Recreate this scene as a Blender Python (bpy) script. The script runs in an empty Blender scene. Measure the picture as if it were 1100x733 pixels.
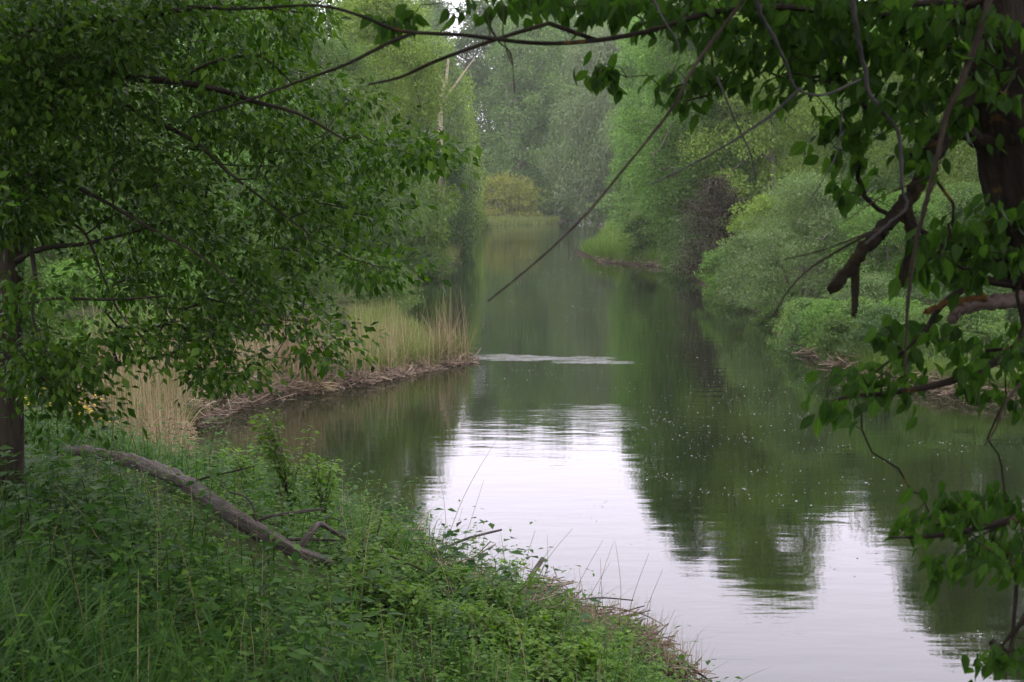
import bpy, math, random
import numpy as np

rng = np.random.default_rng(11)
random.seed(5)
SC = bpy.context.scene
COL = SC.collection

# ------------------------------------------------------------------ camera
F = 1528.0
CAMZ = 4.0
PITCH = math.atan((366.5 - 205.0) / F)
cp, sp = math.cos(PITCH), math.sin(PITCH)
cam_data = bpy.data.cameras.new('camera')
cam = bpy.data.objects.new('camera', cam_data)
COL.objects.link(cam)
cam.location = (0, 0, CAMZ)
cam.rotation_euler = (math.pi / 2 - PITCH, 0, 0)
cam_data.lens = 50.0
cam_data.sensor_width = 36.0
cam_data.clip_end = 3000
cam_data.dof.use_dof = True
cam_data.dof.focus_distance = 13.0
cam_data.dof.aperture_fstop = 7.1
SC.camera = cam


def ray(px, py):
    x = (px - 550.0) / F
    v = (366.5 - py) / F
    return np.array([x, cp + v * sp, -sp + v * cp])


def at(px, py, Y):
    d = ray(px, py)
    return np.array([0, 0, CAMZ]) + d * (Y / d[1])


def wpt(px, py, z=0.0):
    d = ray(px, py)
    return np.array([0, 0, CAMZ]) + d * ((z - CAMZ) / d[2])


# ------------------------------------------------------------------ shoreline and terrain height
left_px = [(738, 778), (640, 712), (540, 660), (450, 612), (380, 578), (300, 528), (225, 478),
           (205, 459), (255, 441), (300, 428), (345, 421), (400, 413), (450, 401), (512, 389),
           (497, 378), (462, 369), (430, 353), (425, 330), (445, 306), (478, 292), (493, 276), (508, 262),
           (503, 250), (520, 243.5), (560, 240.5), (604, 239.5)]
right_px = [(650, 240.5), (646, 252), (632, 263), (620, 272), (642, 281), (690, 285.5), (728, 290), (748, 304),
            (790, 325), (832, 347), (852, 372), (890, 392), (960, 413), (1100, 438), (1320, 474), (1560, 540)]
shore = [wpt(*p)[:2] for p in left_px]
far_y = shore[-1][1]
shore += [np.array([9.0, far_y + 25.0]), np.array([20.0, far_y + 33.0]), np.array([24.0, far_y + 22.0])]
shore += [wpt(*p)[:2] for p in right_px]
shore += [np.array(p, float) for p in [(30, 12), (70, -10), (70, -40), (30, -12), (14, -2), (7.0, 0.6), (3.7, 3.6), (2.7, 5.6), (2.1, 7.3), (1.75, 8.8), (1.5, 10.0)]]
shore = np.array(shore)


def catmull(P, n=5, closed=False):
    P = np.asarray(P, float)
    N = len(P)
    out = []
    for i in range(N if closed else N - 1):
        p0 = P[(i - 1) % N] if (closed or i > 0) else P[i]
        p1 = P[i]
        p2 = P[(i + 1) % N]
        p3 = P[(i + 2) % N] if (closed or i + 2 < N) else P[i + 1]
        for k in range(n):
            t = k / n
            out.append(.5 * ((2 * p1) + (-p0 + p2) * t + (2 * p0 - 5 * p1 + 4 * p2 - p3) * t * t + (-p0 + 3 * p1 - 3 * p2 + p3) * t ** 3))
    if not closed:
        out.append(P[-1])
    return np.array(out)


SH = catmull(shore, 4, True)


def sdist(x, y):
    """distance to the shoreline, positive on land"""
    x = np.asarray(x, float).ravel()
    y = np.asarray(y, float).ravel()
    best = np.full(x.shape, 1e9)
    inside = np.zeros(x.shape, bool)
    N = len(SH)
    for i in range(N):
        ax, ay = SH[i]
        bx, by = SH[(i + 1) % N]
        dx, dy = bx - ax, by - ay
        L = dx * dx + dy * dy + 1e-12
        t = np.clip(((x - ax) * dx + (y - ay) * dy) / L, 0, 1)
        best = np.minimum(best, (x - ax - t * dx) ** 2 + (y - ay - t * dy) ** 2)
        c = ((ay > y) != (by > y)) & (x < (bx - ax) * (y - ay) / (by - ay + 1e-12) + ax)
        inside ^= c
    d = np.sqrt(best)
    return np.where(inside, -d, d)


def sstep(a, b, x):
    t = np.clip((x - a) / (b - a), 0, 1)
    return t * t * (3 - 2 * t)


def wob(x, y, s=1.0):
    return (np.sin(x * 1.7 * s + 1.3) * np.cos(y * 1.3 * s + .4) + .5 * np.sin(x * 3.9 * s + y * 2.7 * s) + .3 * np.cos(x * 7.1 * s - y * 6.3 * s + 2)) / 1.8


def height(x, y):
    x = np.asarray(x, float).ravel()
    y = np.asarray(y, float).ravel()
    d = sdist(x, y)
    d = d + .4 * wob(x, y, 2.3) * sstep(14, 20, y)
    near = 1 - sstep(12.5, 20.0, y - np.clip(-x - 3, 0, 6) * .4)
    zn = 2.55 * (1 - np.exp(-np.clip(d, 0, None) * .235)) + .15 * sstep(0, .5, d)
    right = sstep(-1, 1, x - (y - 40) * .02 - 3) * (1 - near)
    zl = .22 * sstep(0, .9, d) + .012 * np.clip(d, 0, 12) + .05 * np.clip(d - 8, 0, 40)
    zr = .38 * sstep(0, 1.2, d) + .035 * np.clip(d, 0, 60)
    z = near * zn + (1 - near) * (right * zr + (1 - right) * zl)
    z = z + wob(x, y) * .05 * sstep(.2, 1.5, d)
    z = np.where(d < 0, -.06 - .5 * sstep(0, 2.5, -d), z)
    return z


def hgt(x, y):
    return float(height([x], [y])[0])


def hit(px, py):
    """point where the view ray through a pixel meets the ground"""
    d = ray(px, py)
    t = np.concatenate([np.linspace(3, 30, 400), np.linspace(30, 220, 500)])
    P = np.array([0, 0, CAMZ])[None] + d[None] * t[:, None]
    h = height(P[:, 0], P[:, 1])
    k = np.argmax(P[:, 2] < np.maximum(h, -.02))
    if k == 0:
        return P[-1]
    return P[k]


def hits(px, py):
    """vectorised hit, by bisection on a coarse march"""
    px = np.asarray(px, float)
    py = np.asarray(py, float)
    x = (px - 550) / F
    v = (366.5 - py) / F
    D = np.stack([x, cp + v * sp, -sp + v * cp], 1)
    t = np.full(len(px), 2.5)
    done = np.zeros(len(px), bool)
    for _ in range(170):
        P = D * t[:, None]
        h = np.maximum(height(P[:, 0], P[:, 1]), -.02)
        gap = CAMZ + P[:, 2] - h
        done |= gap <= .004
        t = np.where(done, t, t + np.clip(np.maximum(gap * 1.1, gap / np.maximum(-D[:, 2], .01) * .22), .02, 6))
    P = D * t[:, None]
    P[:, 2] += CAMZ
    return P


# ------------------------------------------------------------------ mesh helpers
def np_mesh(name, V, loops, sizes, mats=None, smooth=True):
    me = bpy.data.meshes.new(name)
    V = np.asarray(V, np.float32)
    loops = np.asarray(loops, np.int32)
    sizes = np.asarray(sizes, np.int32)
    me.vertices.add(len(V))
    me.vertices.foreach_set('co', V.ravel())
    me.loops.add(len(loops))
    me.loops.foreach_set('vertex_index', loops)
    me.polygons.add(len(sizes))
    starts = np.concatenate([[0], np.cumsum(sizes)[:-1]]).astype(np.int32)
    me.polygons.foreach_set('loop_start', starts)
    me.polygons.foreach_set('use_smooth', np.full(len(sizes), smooth))
    me.update(calc_edges=True)
    me.validate()
    for m in (mats or []):
        me.materials.append(m)
    return me


class Buf:
    def __init__(s):
        s.V, s.L, s.S, s.n, s.A, s.hasA = [], [], [], 0, [], False

    def add(s, V, faces_flat, sizes, A=None):
        s.V.append(np.asarray(V, float))
        s.A.append(np.zeros((len(V), 3)) if A is None else A)
        s.hasA |= A is not None
        s.L.append(np.asarray(faces_flat, int) + s.n)
        s.S.append(np.asarray(sizes, int))
        s.n += len(V)

    def mesh(s, name, mat, smooth=True):
        me = np_mesh(name, np.concatenate(s.V), np.concatenate(s.L), np.concatenate(s.S), [mat], smooth)
        if s.hasA:
            at_ = me.attributes.new('grain', 'FLOAT_VECTOR', 'POINT')
            at_.data.foreach_set('vector', np.concatenate(s.A).astype(np.float32).ravel())
        return me

    def tube(s, P, R, k=6, rough=0.0, cap=True, ridge=0.0):
        P = np.asarray(P, float)
        n = len(P)
        R = np.broadcast_to(np.asarray(R, float), (n,))
        T = np.gradient(P, axis=0)
        T /= np.linalg.norm(T, axis=1)[:, None] + 1e-9
        a = np.array([0, 0, 1.0]) if abs(T[0][2]) < .8 else np.array([1.0, 0, 0])
        u = np.cross(T[0], a)
        u /= np.linalg.norm(u)
        rings = []
        ang = np.arange(k) * 2 * np.pi / k
        ln_ = np.concatenate([[0], np.cumsum(np.linalg.norm(np.diff(P, axis=0), axis=1))])
        ph = rng.random(8) * 6.28
        off = rng.random(3) * 20
        AA = []
        for i in range(n):
            u = u - T[i] * np.dot(u, T[i])
            u /= np.linalg.norm(u) + 1e-9
            w = np.cross(T[i], u)
            rr = R[i] * (1 + rough * (rng.random(k) - .5))
            if ridge:
                q_ = ln_[i] / max(R.max(), 1e-4)
                rr = rr * (1 + ridge * (.5 * np.sin(3 * ang + ph[0] + q_ * .25) + .35 * np.sin(5 * ang + ph[1] - q_ * .17) + .3 * np.sin(9 * ang + ph[2] + q_ * .1)
                                        + .5 * math.sin(q_ * .9 + ph[3]) + .35 * math.sin(q_ * 2.1 + ph[4]) + .4 * np.sin(2 * ang + q_ * .6 + ph[5])))
            AA.append(np.stack([np.cos(ang) * R[i] + off[0], np.sin(ang) * R[i] + off[1], 0 * ang + ln_[i] + off[2]], 1))
            rings.append(P[i] + (np.cos(ang) * rr)[:, None] * u + (np.sin(ang) * rr)[:, None] * w)
        V = np.concatenate(rings)
        i, j = np.meshgrid(np.arange(n - 1), np.arange(k), indexing='ij')
        i, j = i.ravel(), j.ravel()
        j2 = (j + 1) % k
        q = np.stack([i * k + j, i * k + j2, (i + 1) * k + j2, (i + 1) * k + j], 1)
        fl = q.ravel()
        sz = np.full(len(q), 4)
        if cap:
            fl = np.concatenate([fl, np.arange(k)[::-1], (n - 1) * k + np.arange(k)])
            sz = np.concatenate([sz, [k, k]])
        s.add(V, fl, sz, np.concatenate(AA))

    def leaves(s, tmpl, pos, axis, normal, length, width, vein=False):
        """instances of a leaf template; template y runs base to tip, z is its upper side"""
        TV, TF, TS = tmpl
        pos = np.asarray(pos, float)
        N = len(pos)
        a = axis / (np.linalg.norm(axis, axis=1)[:, None] + 1e-9)
        x = np.cross(a, normal)
        x /= np.linalg.norm(x, axis=1)[:, None] + 1e-9
        z = np.cross(x, a)
        V = (pos[:, None, :]
             + TV[None, :, 0, None] * x[:, None, :] * np.broadcast_to(width, (N,))[:, None, None]
             + TV[None, :, 1, None] * a[:, None, :] * np.broadcast_to(length, (N,))[:, None, None]
             + TV[None, :, 2, None] * z[:, None, :] * np.broadcast_to(width, (N,))[:, None, None])
        k = len(TV)
        L = (np.asarray(TF)[None, :] + (np.arange(N) * k)[:, None]).ravel()
        s.add(V.reshape(-1, 3), L, np.tile(TS, N), np.tile(TV, (N, 1)) if vein else None)


# leaf templates
T_RHOMB = (np.array([[0, 0, 0], [.5, .45, .08], [0, 1, -.05], [-.5, .45, .08]]), [0, 1, 2, 3], [4])
T_FOLD = (np.array([[0, 0, 0], [.5, .42, .1], [0, 1, -.12], [-.5, .42, .1], [0, .48, -.05]]), [0, 1, 2, 4, 0, 4, 2, 3], [4, 4])


def near_leaf(curl=-.35, fold=.28, twist=0.0):
    ys = np.array([0, .12, .3, .5, .72, .9, 1.0])
    ws = np.array([.02, .24, .45, .5, .33, .10, .0])
    dr = curl * ys ** 2
    V, Fc, S = [], [], []
    for y, w, d in zip(ys, ws, dr):
        V += [[-w, y, d + w * (fold + twist * y)], [0, y, d], [w, y, d + w * (fold - twist * y)]]
    for i in range(len(ys) - 1):
        a, b = i * 3, i * 3 + 3
        Fc += [a, a + 1, b + 1, b, a + 1, a + 2, b + 2, b + 1]
        S += [4, 4]
    return np.array(V), Fc, S


T_NEARS = [near_leaf(), near_leaf(-.75, .45, .3), near_leaf(.15, .2, -.4), near_leaf(-1.1, .1, .5), near_leaf(-.2, .7, 0)]


def rand_dirs(n):
    v = rng.normal(size=(n, 3))
    return v / np.linalg.norm(v, axis=1)[:, None]


# ------------------------------------------------------------------ materials
def new_mat(name):
    m = bpy.data.materials.new(name)
    m.use_nodes = True
    nt = m.node_tree
    nt.nodes.clear()
    out = nt.nodes.new('ShaderNodeOutputMaterial')
    return m, nt, out


def L(nt, a, b):
    nt.links.new(a, b)


def ramp(nt, fac, stops):
    r = nt.nodes.new('ShaderNodeValToRGB')
    cr = r.color_ramp
    while len(cr.elements) < len(stops):
        cr.elements.new(.5)
    for e, (p, c) in zip(cr.elements, stops):
        e.position = p
        e.color = (*c, 1)
    L(nt, fac, r.inputs[0])
    return r.outputs[0]


def noise(nt, scale, detail=4, coord=None, rough=.6):
    n = nt.nodes.new('ShaderNodeTexNoise')
    n.inputs['Scale'].default_value = scale
    n.inputs['Detail'].default_value = detail
    n.inputs['Roughness'].default_value = rough
    if coord is not None:
        L(nt, coord, n.inputs['Vector'])
    return n.outputs['Fac']


def texco(nt, which='Object'):
    return nt.nodes.new('ShaderNodeTexCoord').outputs[which]


def leaf_mat(name, dark, mid, light, trans=.35, rough=.6, spec=.06, clump=1.2, objvar=.25, vein=False):
    """foliage: every leaf its own tint, slow drift over the plant, a little difference from plant to plant"""
    m, nt, out = new_mat(name)
    geo = nt.nodes.new('ShaderNodeNewGeometry')
    n = noise(nt, clump, 2, texco(nt))
    mx = nt.nodes.new('ShaderNodeMath')
    mx.operation = 'MULTIPLY_ADD'
    L(nt, geo.outputs['Random Per Island'], mx.inputs[0])
    mx.inputs[1].default_value = .6
    ns = nt.nodes.new('ShaderNodeMath')
    ns.operation = 'MULTIPLY'
    L(nt, n, ns.inputs[0])
    ns.inputs[1].default_value = .5
    L(nt, ns.outputs[0], mx.inputs[2])
    c = ramp(nt, mx.outputs[0], [(.12, dark), (.5, mid), (.92, light)])
    oi = nt.nodes.new('ShaderNodeObjectInfo')
    hsv = nt.nodes.new('ShaderNodeHueSaturation')
    mr = nt.nodes.new('ShaderNodeMapRange')
    L(nt, oi.outputs['Random'], mr.inputs[0])
    mr.inputs[3].default_value = 1 - objvar
    mr.inputs[4].default_value = 1 + objvar
    L(nt, mr.outputs[0], hsv.inputs['Value'])
    if vein:
        an = nt.nodes.new('ShaderNodeAttribute')
        an.attribute_name = 'grain'
        sv = nt.nodes.new('ShaderNodeSeparateXYZ')
        L(nt, an.outputs['Vector'], sv.inputs[0])

        def mth(op, a, b_=None):
            q = nt.nodes.new('ShaderNodeMath')
            q.operation = op
            for i_, v_ in enumerate((a, b_)):
                if v_ is None:
                    continue
                if isinstance(v_, (int, float)):
                    q.inputs[i_].default_value = v_
                else:
                    L(nt, v_, q.inputs[i_])
            return q.outputs[0]
        axv = mth('ABSOLUTE', sv.outputs[0])
        side = mth('SINE', mth('MULTIPLY', mth('SUBTRACT', sv.outputs[1], mth('MULTIPLY', axv, .55)), 44.0))
        side = mth('MULTIPLY', mth('MAXIMUM', mth('SUBTRACT', side, .6), 0.0), .7)
        mid_ = mth('MAXIMUM', mth('SUBTRACT', 1.0, mth('MULTIPLY', axv, 22.0)), 0.0)
        vv = mth('ADD', 1.0, mth('MULTIPLY', mth('MAXIMUM', side, mid_), .7))
        vm = nt.nodes.new('ShaderNodeMix')
        vm.data_type = 'RGBA'
        vm.blend_type = 'MULTIPLY'
        vm.inputs[0].default_value = 1
        L(nt, c, vm.inputs[6])
        cmb = nt.nodes.new('ShaderNodeCombineXYZ')
        for i_ in range(3):
            L(nt, vv, cmb.inputs[i_])
        L(nt, cmb.outputs[0], vm.inputs[7])
        c = vm.outputs[2]
    L(nt, c, hsv.inputs['Color'])
    b = nt.nodes.new('ShaderNodeBsdfPrincipled')
    b.inputs['Roughness'].default_value = rough
    b.inputs['Specular IOR Level'].default_value = spec
    L(nt, hsv.outputs[0], b.inputs['Base Color'])
    t = nt.nodes.new('ShaderNodeBsdfTranslucent')
    g = nt.nodes.new('ShaderNodeMix')
    g.data_type = 'RGBA'
    g.blend_type = 'MULTIPLY'
    g.inputs[0].default_value = 1
    L(nt, hsv.outputs[0], g.inputs[6])
    g.inputs[7].default_value = (1.35, 1.5, .6, 1)
    L(nt, g.outputs[2], t.inputs['Color'])
    mix = nt.nodes.new('ShaderNodeMixShader')
    mix.inputs[0].default_value = trans
    L(nt, b.outputs[0], mix.inputs[1])
    L(nt, t.outputs[0], mix.inputs[2])
    L(nt, mix.outputs[0], out.inputs['Surface'])
    return m


def bark_mat(name, a, b_, c_, scale=14, lichen=None, lich_amt=.5):
    m, nt, out = new_mat(name)
    atn = nt.nodes.new('ShaderNodeAttribute')
    atn.attribute_name = 'grain'
    co = atn.outputs['Vector']
    mp = nt.nodes.new('ShaderNodeMapping')
    mp.inputs['Scale'].default_value = (1, 1, .16)
    L(nt, co, mp.inputs[0])
    n = noise(nt, scale, 7, mp.outputs[0], .7)
    col = ramp(nt, n, [(.3, a), (.52, b_), (.75, c_)])
    if lichen:
        n2 = noise(nt, scale * .55, 4, co)
        msk = ramp(nt, n2, [(lich_amt, (0, 0, 0)), (lich_amt + .09, (1, 1, 1))])
        mx = nt.nodes.new('ShaderNodeMix')
        mx.data_type = 'RGBA'
        L(nt, msk, mx.inputs[0])
        L(nt, col, mx.inputs[6])
        mx.inputs[7].default_value = (*lichen, 1)
        col = mx.outputs[2]
    p = nt.nodes.new('ShaderNodeBsdfPrincipled')
    p.inputs['Roughness'].default_value = .9
    p.inputs['Specular IOR Level'].default_value = .1
    L(nt, col, p.inputs['Base Color'])
    bp = nt.nodes.new('ShaderNodeBump')
    bp.inputs['Strength'].default_value = 1.0
    bp.inputs['Distance'].default_value = .05
    L(nt, n, bp.inputs['Height'])
    L(nt, bp.outputs[0], p.inputs['Normal'])
    L(nt, p.outputs[0], out.inputs['Surface'])
    return m


def straw_mat(name, a, b_, c_):
    m, nt, out = new_mat(name)
    geo = nt.nodes.new('ShaderNodeNewGeometry')
    c = ramp(nt, geo.outputs['Random Per Island'], [(0, a), (.5, b_), (1, c_)])
    p = nt.nodes.new('ShaderNodeBsdfPrincipled')
    p.inputs['Roughness'].default_value = .7
    p.inputs['Specular IOR Level'].default_value = .1
    L(nt, c, p.inputs['Base Color'])
    L(nt, p.outputs[0], out.inputs['Surface'])
    return m


M = {}
M['yellowgreen'] = leaf_mat('yellow_green_leaves', (.085, .14, .022), (.13, .20, .038), (.18, .255, .055))
M['midgreen'] = leaf_mat('mid_green_leaves', (.06, .11, .03), (.09, .155, .045), (.13, .20, .06))
M['freshgreen'] = leaf_mat('fresh_green_leaves', (.06, .13, .025), (.095, .185, .04), (.14, .24, .06))
M['greywillow'] = leaf_mat('grey_willow_leaves', (.09, .13, .06), (.135, .185, .09), (.19, .245, .13), rough=.6)
M['silver'] = leaf_mat('silver_willow_leaves', (.055, .10, .034), (.095, .15, .056), (.16, .22, .105), rough=.5)
M['darkgreen'] = leaf_mat('dark_green_leaves', (.035, .07, .026), (.055, .10, .036), (.085, .135, .055))
M['ochre'] = leaf_mat('ochre_green_leaves', (.13, .145, .025), (.19, .21, .04), (.26, .28, .065))
M['purple'] = leaf_mat('purple_brown_buds', (.03, .026, .02), (.05, .042, .03), (.08, .08, .045), trans=.15)
M['neartree'] = leaf_mat('glossy_green_leaves', (.009, .030, .003), (.037, .095, .008), (.115, .215, .022), trans=.4, rough=.4, spec=.13, clump=2.5)
M['broadleaf'] = leaf_mat('broad_green_leaves', (.015, .038, .008), (.026, .062, .011), (.048, .10, .018), trans=.58, rough=.5, spec=.08, clump=3, vein=True)
M['nettle'] = leaf_mat('herb_leaves', (.008, .030, .005), (.023, .066, .010), (.058, .125, .02), trans=.35, rough=.5, spec=.07, clump=1.5)
M['elder'] = leaf_mat('fresh_herb_leaves', (.03, .075, .009), (.06, .13, .016), (.11, .195, .032), trans=.4, rough=.5, clump=1.5)
M['shoot'] = leaf_mat('lightened_shoot_leaves', (.065, .125, .015), (.105, .19, .026), (.15, .255, .045), trans=.45, rough=.5, spec=.12, clump=2)  # yellow green, lightened to paint in the daylight that the canopy blocks
M['grass'] = leaf_mat('grass_blades', (.014, .045, .009), (.032, .085, .014), (.072, .145, .028), trans=.35, rough=.5, spec=.1, clump=.8)
M['sedge'] = leaf_mat('sedge_blades', (.06, .12, .02), (.095, .165, .03), (.15, .21, .06), trans=.3, clump=.3)
M['olive'] = leaf_mat('olive_sedge_blades', (.065, .09, .024), (.105, .135, .038), (.17, .185, .075), trans=.3, clump=.3)
M['flower'] = leaf_mat('yellow_petals', (.55, .38, .01), (.7, .5, .015), (.8, .6, .03), trans=.3, objvar=.05)
M['bark'] = bark_mat('dark_bark', (.018, .014, .011), (.05, .04, .03), (.10, .085, .065))
M['farbark'] = bark_mat('grey_bark', (.05, .045, .035), (.10, .09, .07), (.16, .15, .12), 8)
M['palebark'] = bark_mat('pale_dead_wood', (.2, .165, .12), (.32, .27, .2), (.45, .39, .3), 8)
M['lichenbark'] = bark_mat('lichen_bark', (.012, .009, .007), (.032, .025, .02), (.075, .06, .048), 22, (.13, .075, .018), .6)
M['barkless'] = bark_mat('barkless_wood', (.08, .06, .05), (.17, .13, .11), (.28, .23, .2), 40)
M['lichen'] = bark_mat('orange_lichen', (.05, .04, .03), (.15, .075, .02), (.26, .13, .028), 60)
M['mosslimb'] = bark_mat('mossy_limb', (.014, .011, .009), (.035, .028, .02), (.07, .055, .035), 30, (.05, .04, .014), .57)
M['greytwig'] = bark_mat('grey_twig_bark', (.04, .037, .037), (.085, .08, .08), (.15, .14, .14), 30)
M['browntwig'] = bark_mat('brown_twig_bark', (.025, .019, .015), (.06, .046, .036), (.115, .095, .078), 30)
M['log'] = bark_mat('weathered_log', (.035, .028, .024), (.10, .085, .075), (.22, .195, .175), 30)
M['straw'] = straw_mat('dry_straw', (.14, .10, .055), (.23, .175, .10), (.34, .275, .17))
M['mat'] = straw_mat('matted_straw', (.09, .065, .05), (.19, .14, .105), (.33, .26, .19))
M['stalk'] = straw_mat('thin_stalks', (.10, .075, .045), (.16, .13, .08), (.13, .14, .06))


def ground_mat():
    m, nt, out = new_mat('bank_soil')
    co = texco(nt)
    n = noise(nt, .9, 6, co)
    n2 = noise(nt, 9, 5, co)
    c1 = ramp(nt, n, [(.35, (.035, .045, .014)), (.55, (.05, .065, .02)), (.7, (.075, .06, .035))])
    c2 = ramp(nt, n2, [(.35, (.45, .45, .45)), (.7, (1.2, 1.2, 1.2))])
    mx = nt.nodes.new('ShaderNodeMix')
    mx.data_type = 'RGBA'
    mx.blend_type = 'MULTIPLY'
    mx.inputs[0].default_value = 1
    L(nt, c1, mx.inputs[6])
    L(nt, c2, mx.inputs[7])
    # wet mud near water level
    geo = nt.nodes.new('ShaderNodeNewGeometry')
    sx = nt.nodes.new('ShaderNodeSeparateXYZ')
    L(nt, geo.outputs['Position'], sx.inputs[0])
    mr = nt.nodes.new('ShaderNodeMapRange')
    L(nt, sx.outputs[2], mr.inputs[0])
    mr.inputs[1].default_value = .04
    mr.inputs[2].default_value = .28
    m2 = nt.nodes.new('ShaderNodeMix')
    m2.data_type = 'RGBA'
    L(nt, mr.outputs[0], m2.inputs[0])
    m2.inputs[6].default_value = (.035, .026, .018, 1)
    L(nt, mx.outputs[2], m2.inputs[7])
    p = nt.nodes.new('ShaderNodeBsdfPrincipled')
    p.inputs['Roughness'].default_value = 1.0
    p.inputs['Specular IOR Level'].default_value = .05
    L(nt, m2.outputs[2], p.inputs['Base Color'])
    bp = nt.nodes.new('ShaderNodeBump')
    bp.inputs['Distance'].default_value = .06
    L(nt, n2, bp.inputs['Height'])
    L(nt, bp.outputs[0], p.inputs['Normal'])
    L(nt, p.outputs[0], out.inputs['Surface'])
    return m


RIPPLE = [  # real disturbances of the surface: centre, half length across, half depth along, strength
    (wpt(585, 385)[:2], 1.7, .45, 1.0), (wpt(545, 383)[:2], .8, .4, .9), (wpt(640, 389)[:2], 1.2, .3, .9),
    (wpt(655, 442)[:2], 1.6, 1.2, .08), (wpt(710, 455)[:2], 2.2, 1.0, .08), (wpt(560, 330)[:2], 2.4, 7, .14), (wpt(660, 320)[:2], 3.0, 7, .10), (wpt(590, 285)[:2], 3, 10, .22),
    (wpt(640, 246)[:2], 5, 9, .9), (wpt(570, 252)[:2], 6, 14, .45), (wpt(600, 268)[:2], 1.6, 1.2, .15)]


def water_mat():
    m, nt, out = new_mat('river_water')
    geo = nt.nodes.new('ShaderNodeNewGeometry')
    pos = geo.outputs['Position']

    def math_(op, a, b=None):
        n = nt.nodes.new('ShaderNodeMath')
        n.operation = op
        for i, v in enumerate((a, b)):
            if v is None:
                continue
            if isinstance(v, (int, float)):
                n.inputs[i].default_value = v
            else:
                L(nt, v, n.inputs[i])
        return n.outputs[0]
    # calm swell stretched across the current, plus fine ripples
    mp = nt.nodes.new('ShaderNodeMapping')
    mp.inputs['Scale'].default_value = (.8, 2.0, 1)
    L(nt, pos, mp.inputs[0])
    n1 = noise(nt, 1.1, 2, mp.outputs[0], .5)
    mp2 = nt.nodes.new('ShaderNodeMapping')
    mp2.inputs['Scale'].default_value = (1.2, 3.2, 1)
    mp2.inputs['Rotation'].default_value = (0, 0, .12)
    L(nt, pos, mp2.inputs[0])
    n2 = noise(nt, 4.0, 3, mp2.outputs[0], .55)
    patch = noise(nt, .22, 2, pos)
    pm = ramp(nt, patch, [(.42, (.25,) * 3), (.68, (1.0,) * 3)])
    total = math_('ADD', math_('MULTIPLY', n1, .0032), math_('MULTIPLY', math_('MULTIPLY', n2, pm), .0011))
    sx = nt.nodes.new('ShaderNodeSeparateXYZ')
    L(nt, pos, sx.inputs[0])
    mp3 = nt.nodes.new('ShaderNodeMapping')
    mp3.inputs['Scale'].default_value = (1.3, 6.0, 1)
    L(nt, pos, mp3.inputs[0])
    n3 = noise(nt, 2.6, 3, mp3.outputs[0], .55)
    wn = noise(nt, 1.1, 4, pos)
    wn2 = noise(nt, .8, 4, mp3.outputs[0])
    wx_ = math_('ADD', sx.outputs[0], math_('MULTIPLY', math_('SUBTRACT', wn, .5), 2.2))
    wy_ = math_('ADD', sx.outputs[1], math_('MULTIPLY', math_('SUBTRACT', wn2, .5), 1.6))
    msum = None
    for c, a, b, s in RIPPLE:
        dx = math_('DIVIDE', math_('SUBTRACT', wx_, float(c[0])), a * 1.25)
        dy = math_('DIVIDE', math_('SUBTRACT', wy_, float(c[1])), b * 1.25)
        r2 = math_('ADD', math_('MULTIPLY', dx, dx), math_('MULTIPLY', dy, dy))
        g0 = math_('MAXIMUM', math_('SUBTRACT', 1.0, r2), 0.0)
        g = math_('MULTIPLY', math_('MULTIPLY', g0, g0), s)
        msum = g if msum is None else math_('ADD', msum, g)
    mp4 = nt.nodes.new('ShaderNodeMapping')
    mp4.inputs['Scale'].default_value = (.55, 5.5, 1)
    L(nt, pos, mp4.inputs[0])
    st = ramp(nt, noise(nt, 1.6, 4, mp4.outputs[0], .6), [(.44, (0,) * 3), (.62, (1,) * 3)])
    total = math_('ADD', total, math_('MULTIPLY', math_('MULTIPLY', math_('MULTIPLY', n3, msum), st), .012))
    bp = nt.nodes.new('ShaderNodeBump')
    bp.inputs['Strength'].default_value = 1
    bp.inputs['Distance'].default_value = 1.0
    L(nt, total, bp.inputs['Height'])
    p = nt.nodes.new('ShaderNodeBsdfPrincipled')
    p.inputs['Base Color'].default_value = (.007, .010, .004, 1)
    p.inputs['Roughness'].default_value = .02
    p.inputs['IOR'].default_value = 1.45
    L(nt, bp.outputs[0], p.inputs['Normal'])
    L(nt, p.outputs[0], out.inputs['Surface'])
    return m


# ------------------------------------------------------------------ object helpers
def link(name, me, parent=None):
    o = bpy.data.objects.new(name, me)
    COL.objects.link(o)
    o.parent = parent
    return o


def tag(o, label=None, cat=None, group=None, kind=None):
    if label:
        o['label'] = label
    if cat:
        o['category'] = cat
    if group:
        o['group'] = group
    if kind:
        o['kind'] = kind
    return o


def thing(name, loc, label, cat, group=None):
    o = bpy.data.objects.new(name, None)
    COL.objects.link(o)
    o.location = [float(v) for v in loc]
    o.empty_display_size = .2
    return tag(o, label, cat, group)


# ------------------------------------------------------------------ terrain, water
def sheet(n, ext, cy, k=6.0):
    u = np.linspace(-1, 1, n)
    s = ext * np.sinh(k * u) / math.sinh(k)
    gx, gy = np.meshgrid(s, s + cy, indexing='ij')
    return gx, gy


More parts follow.
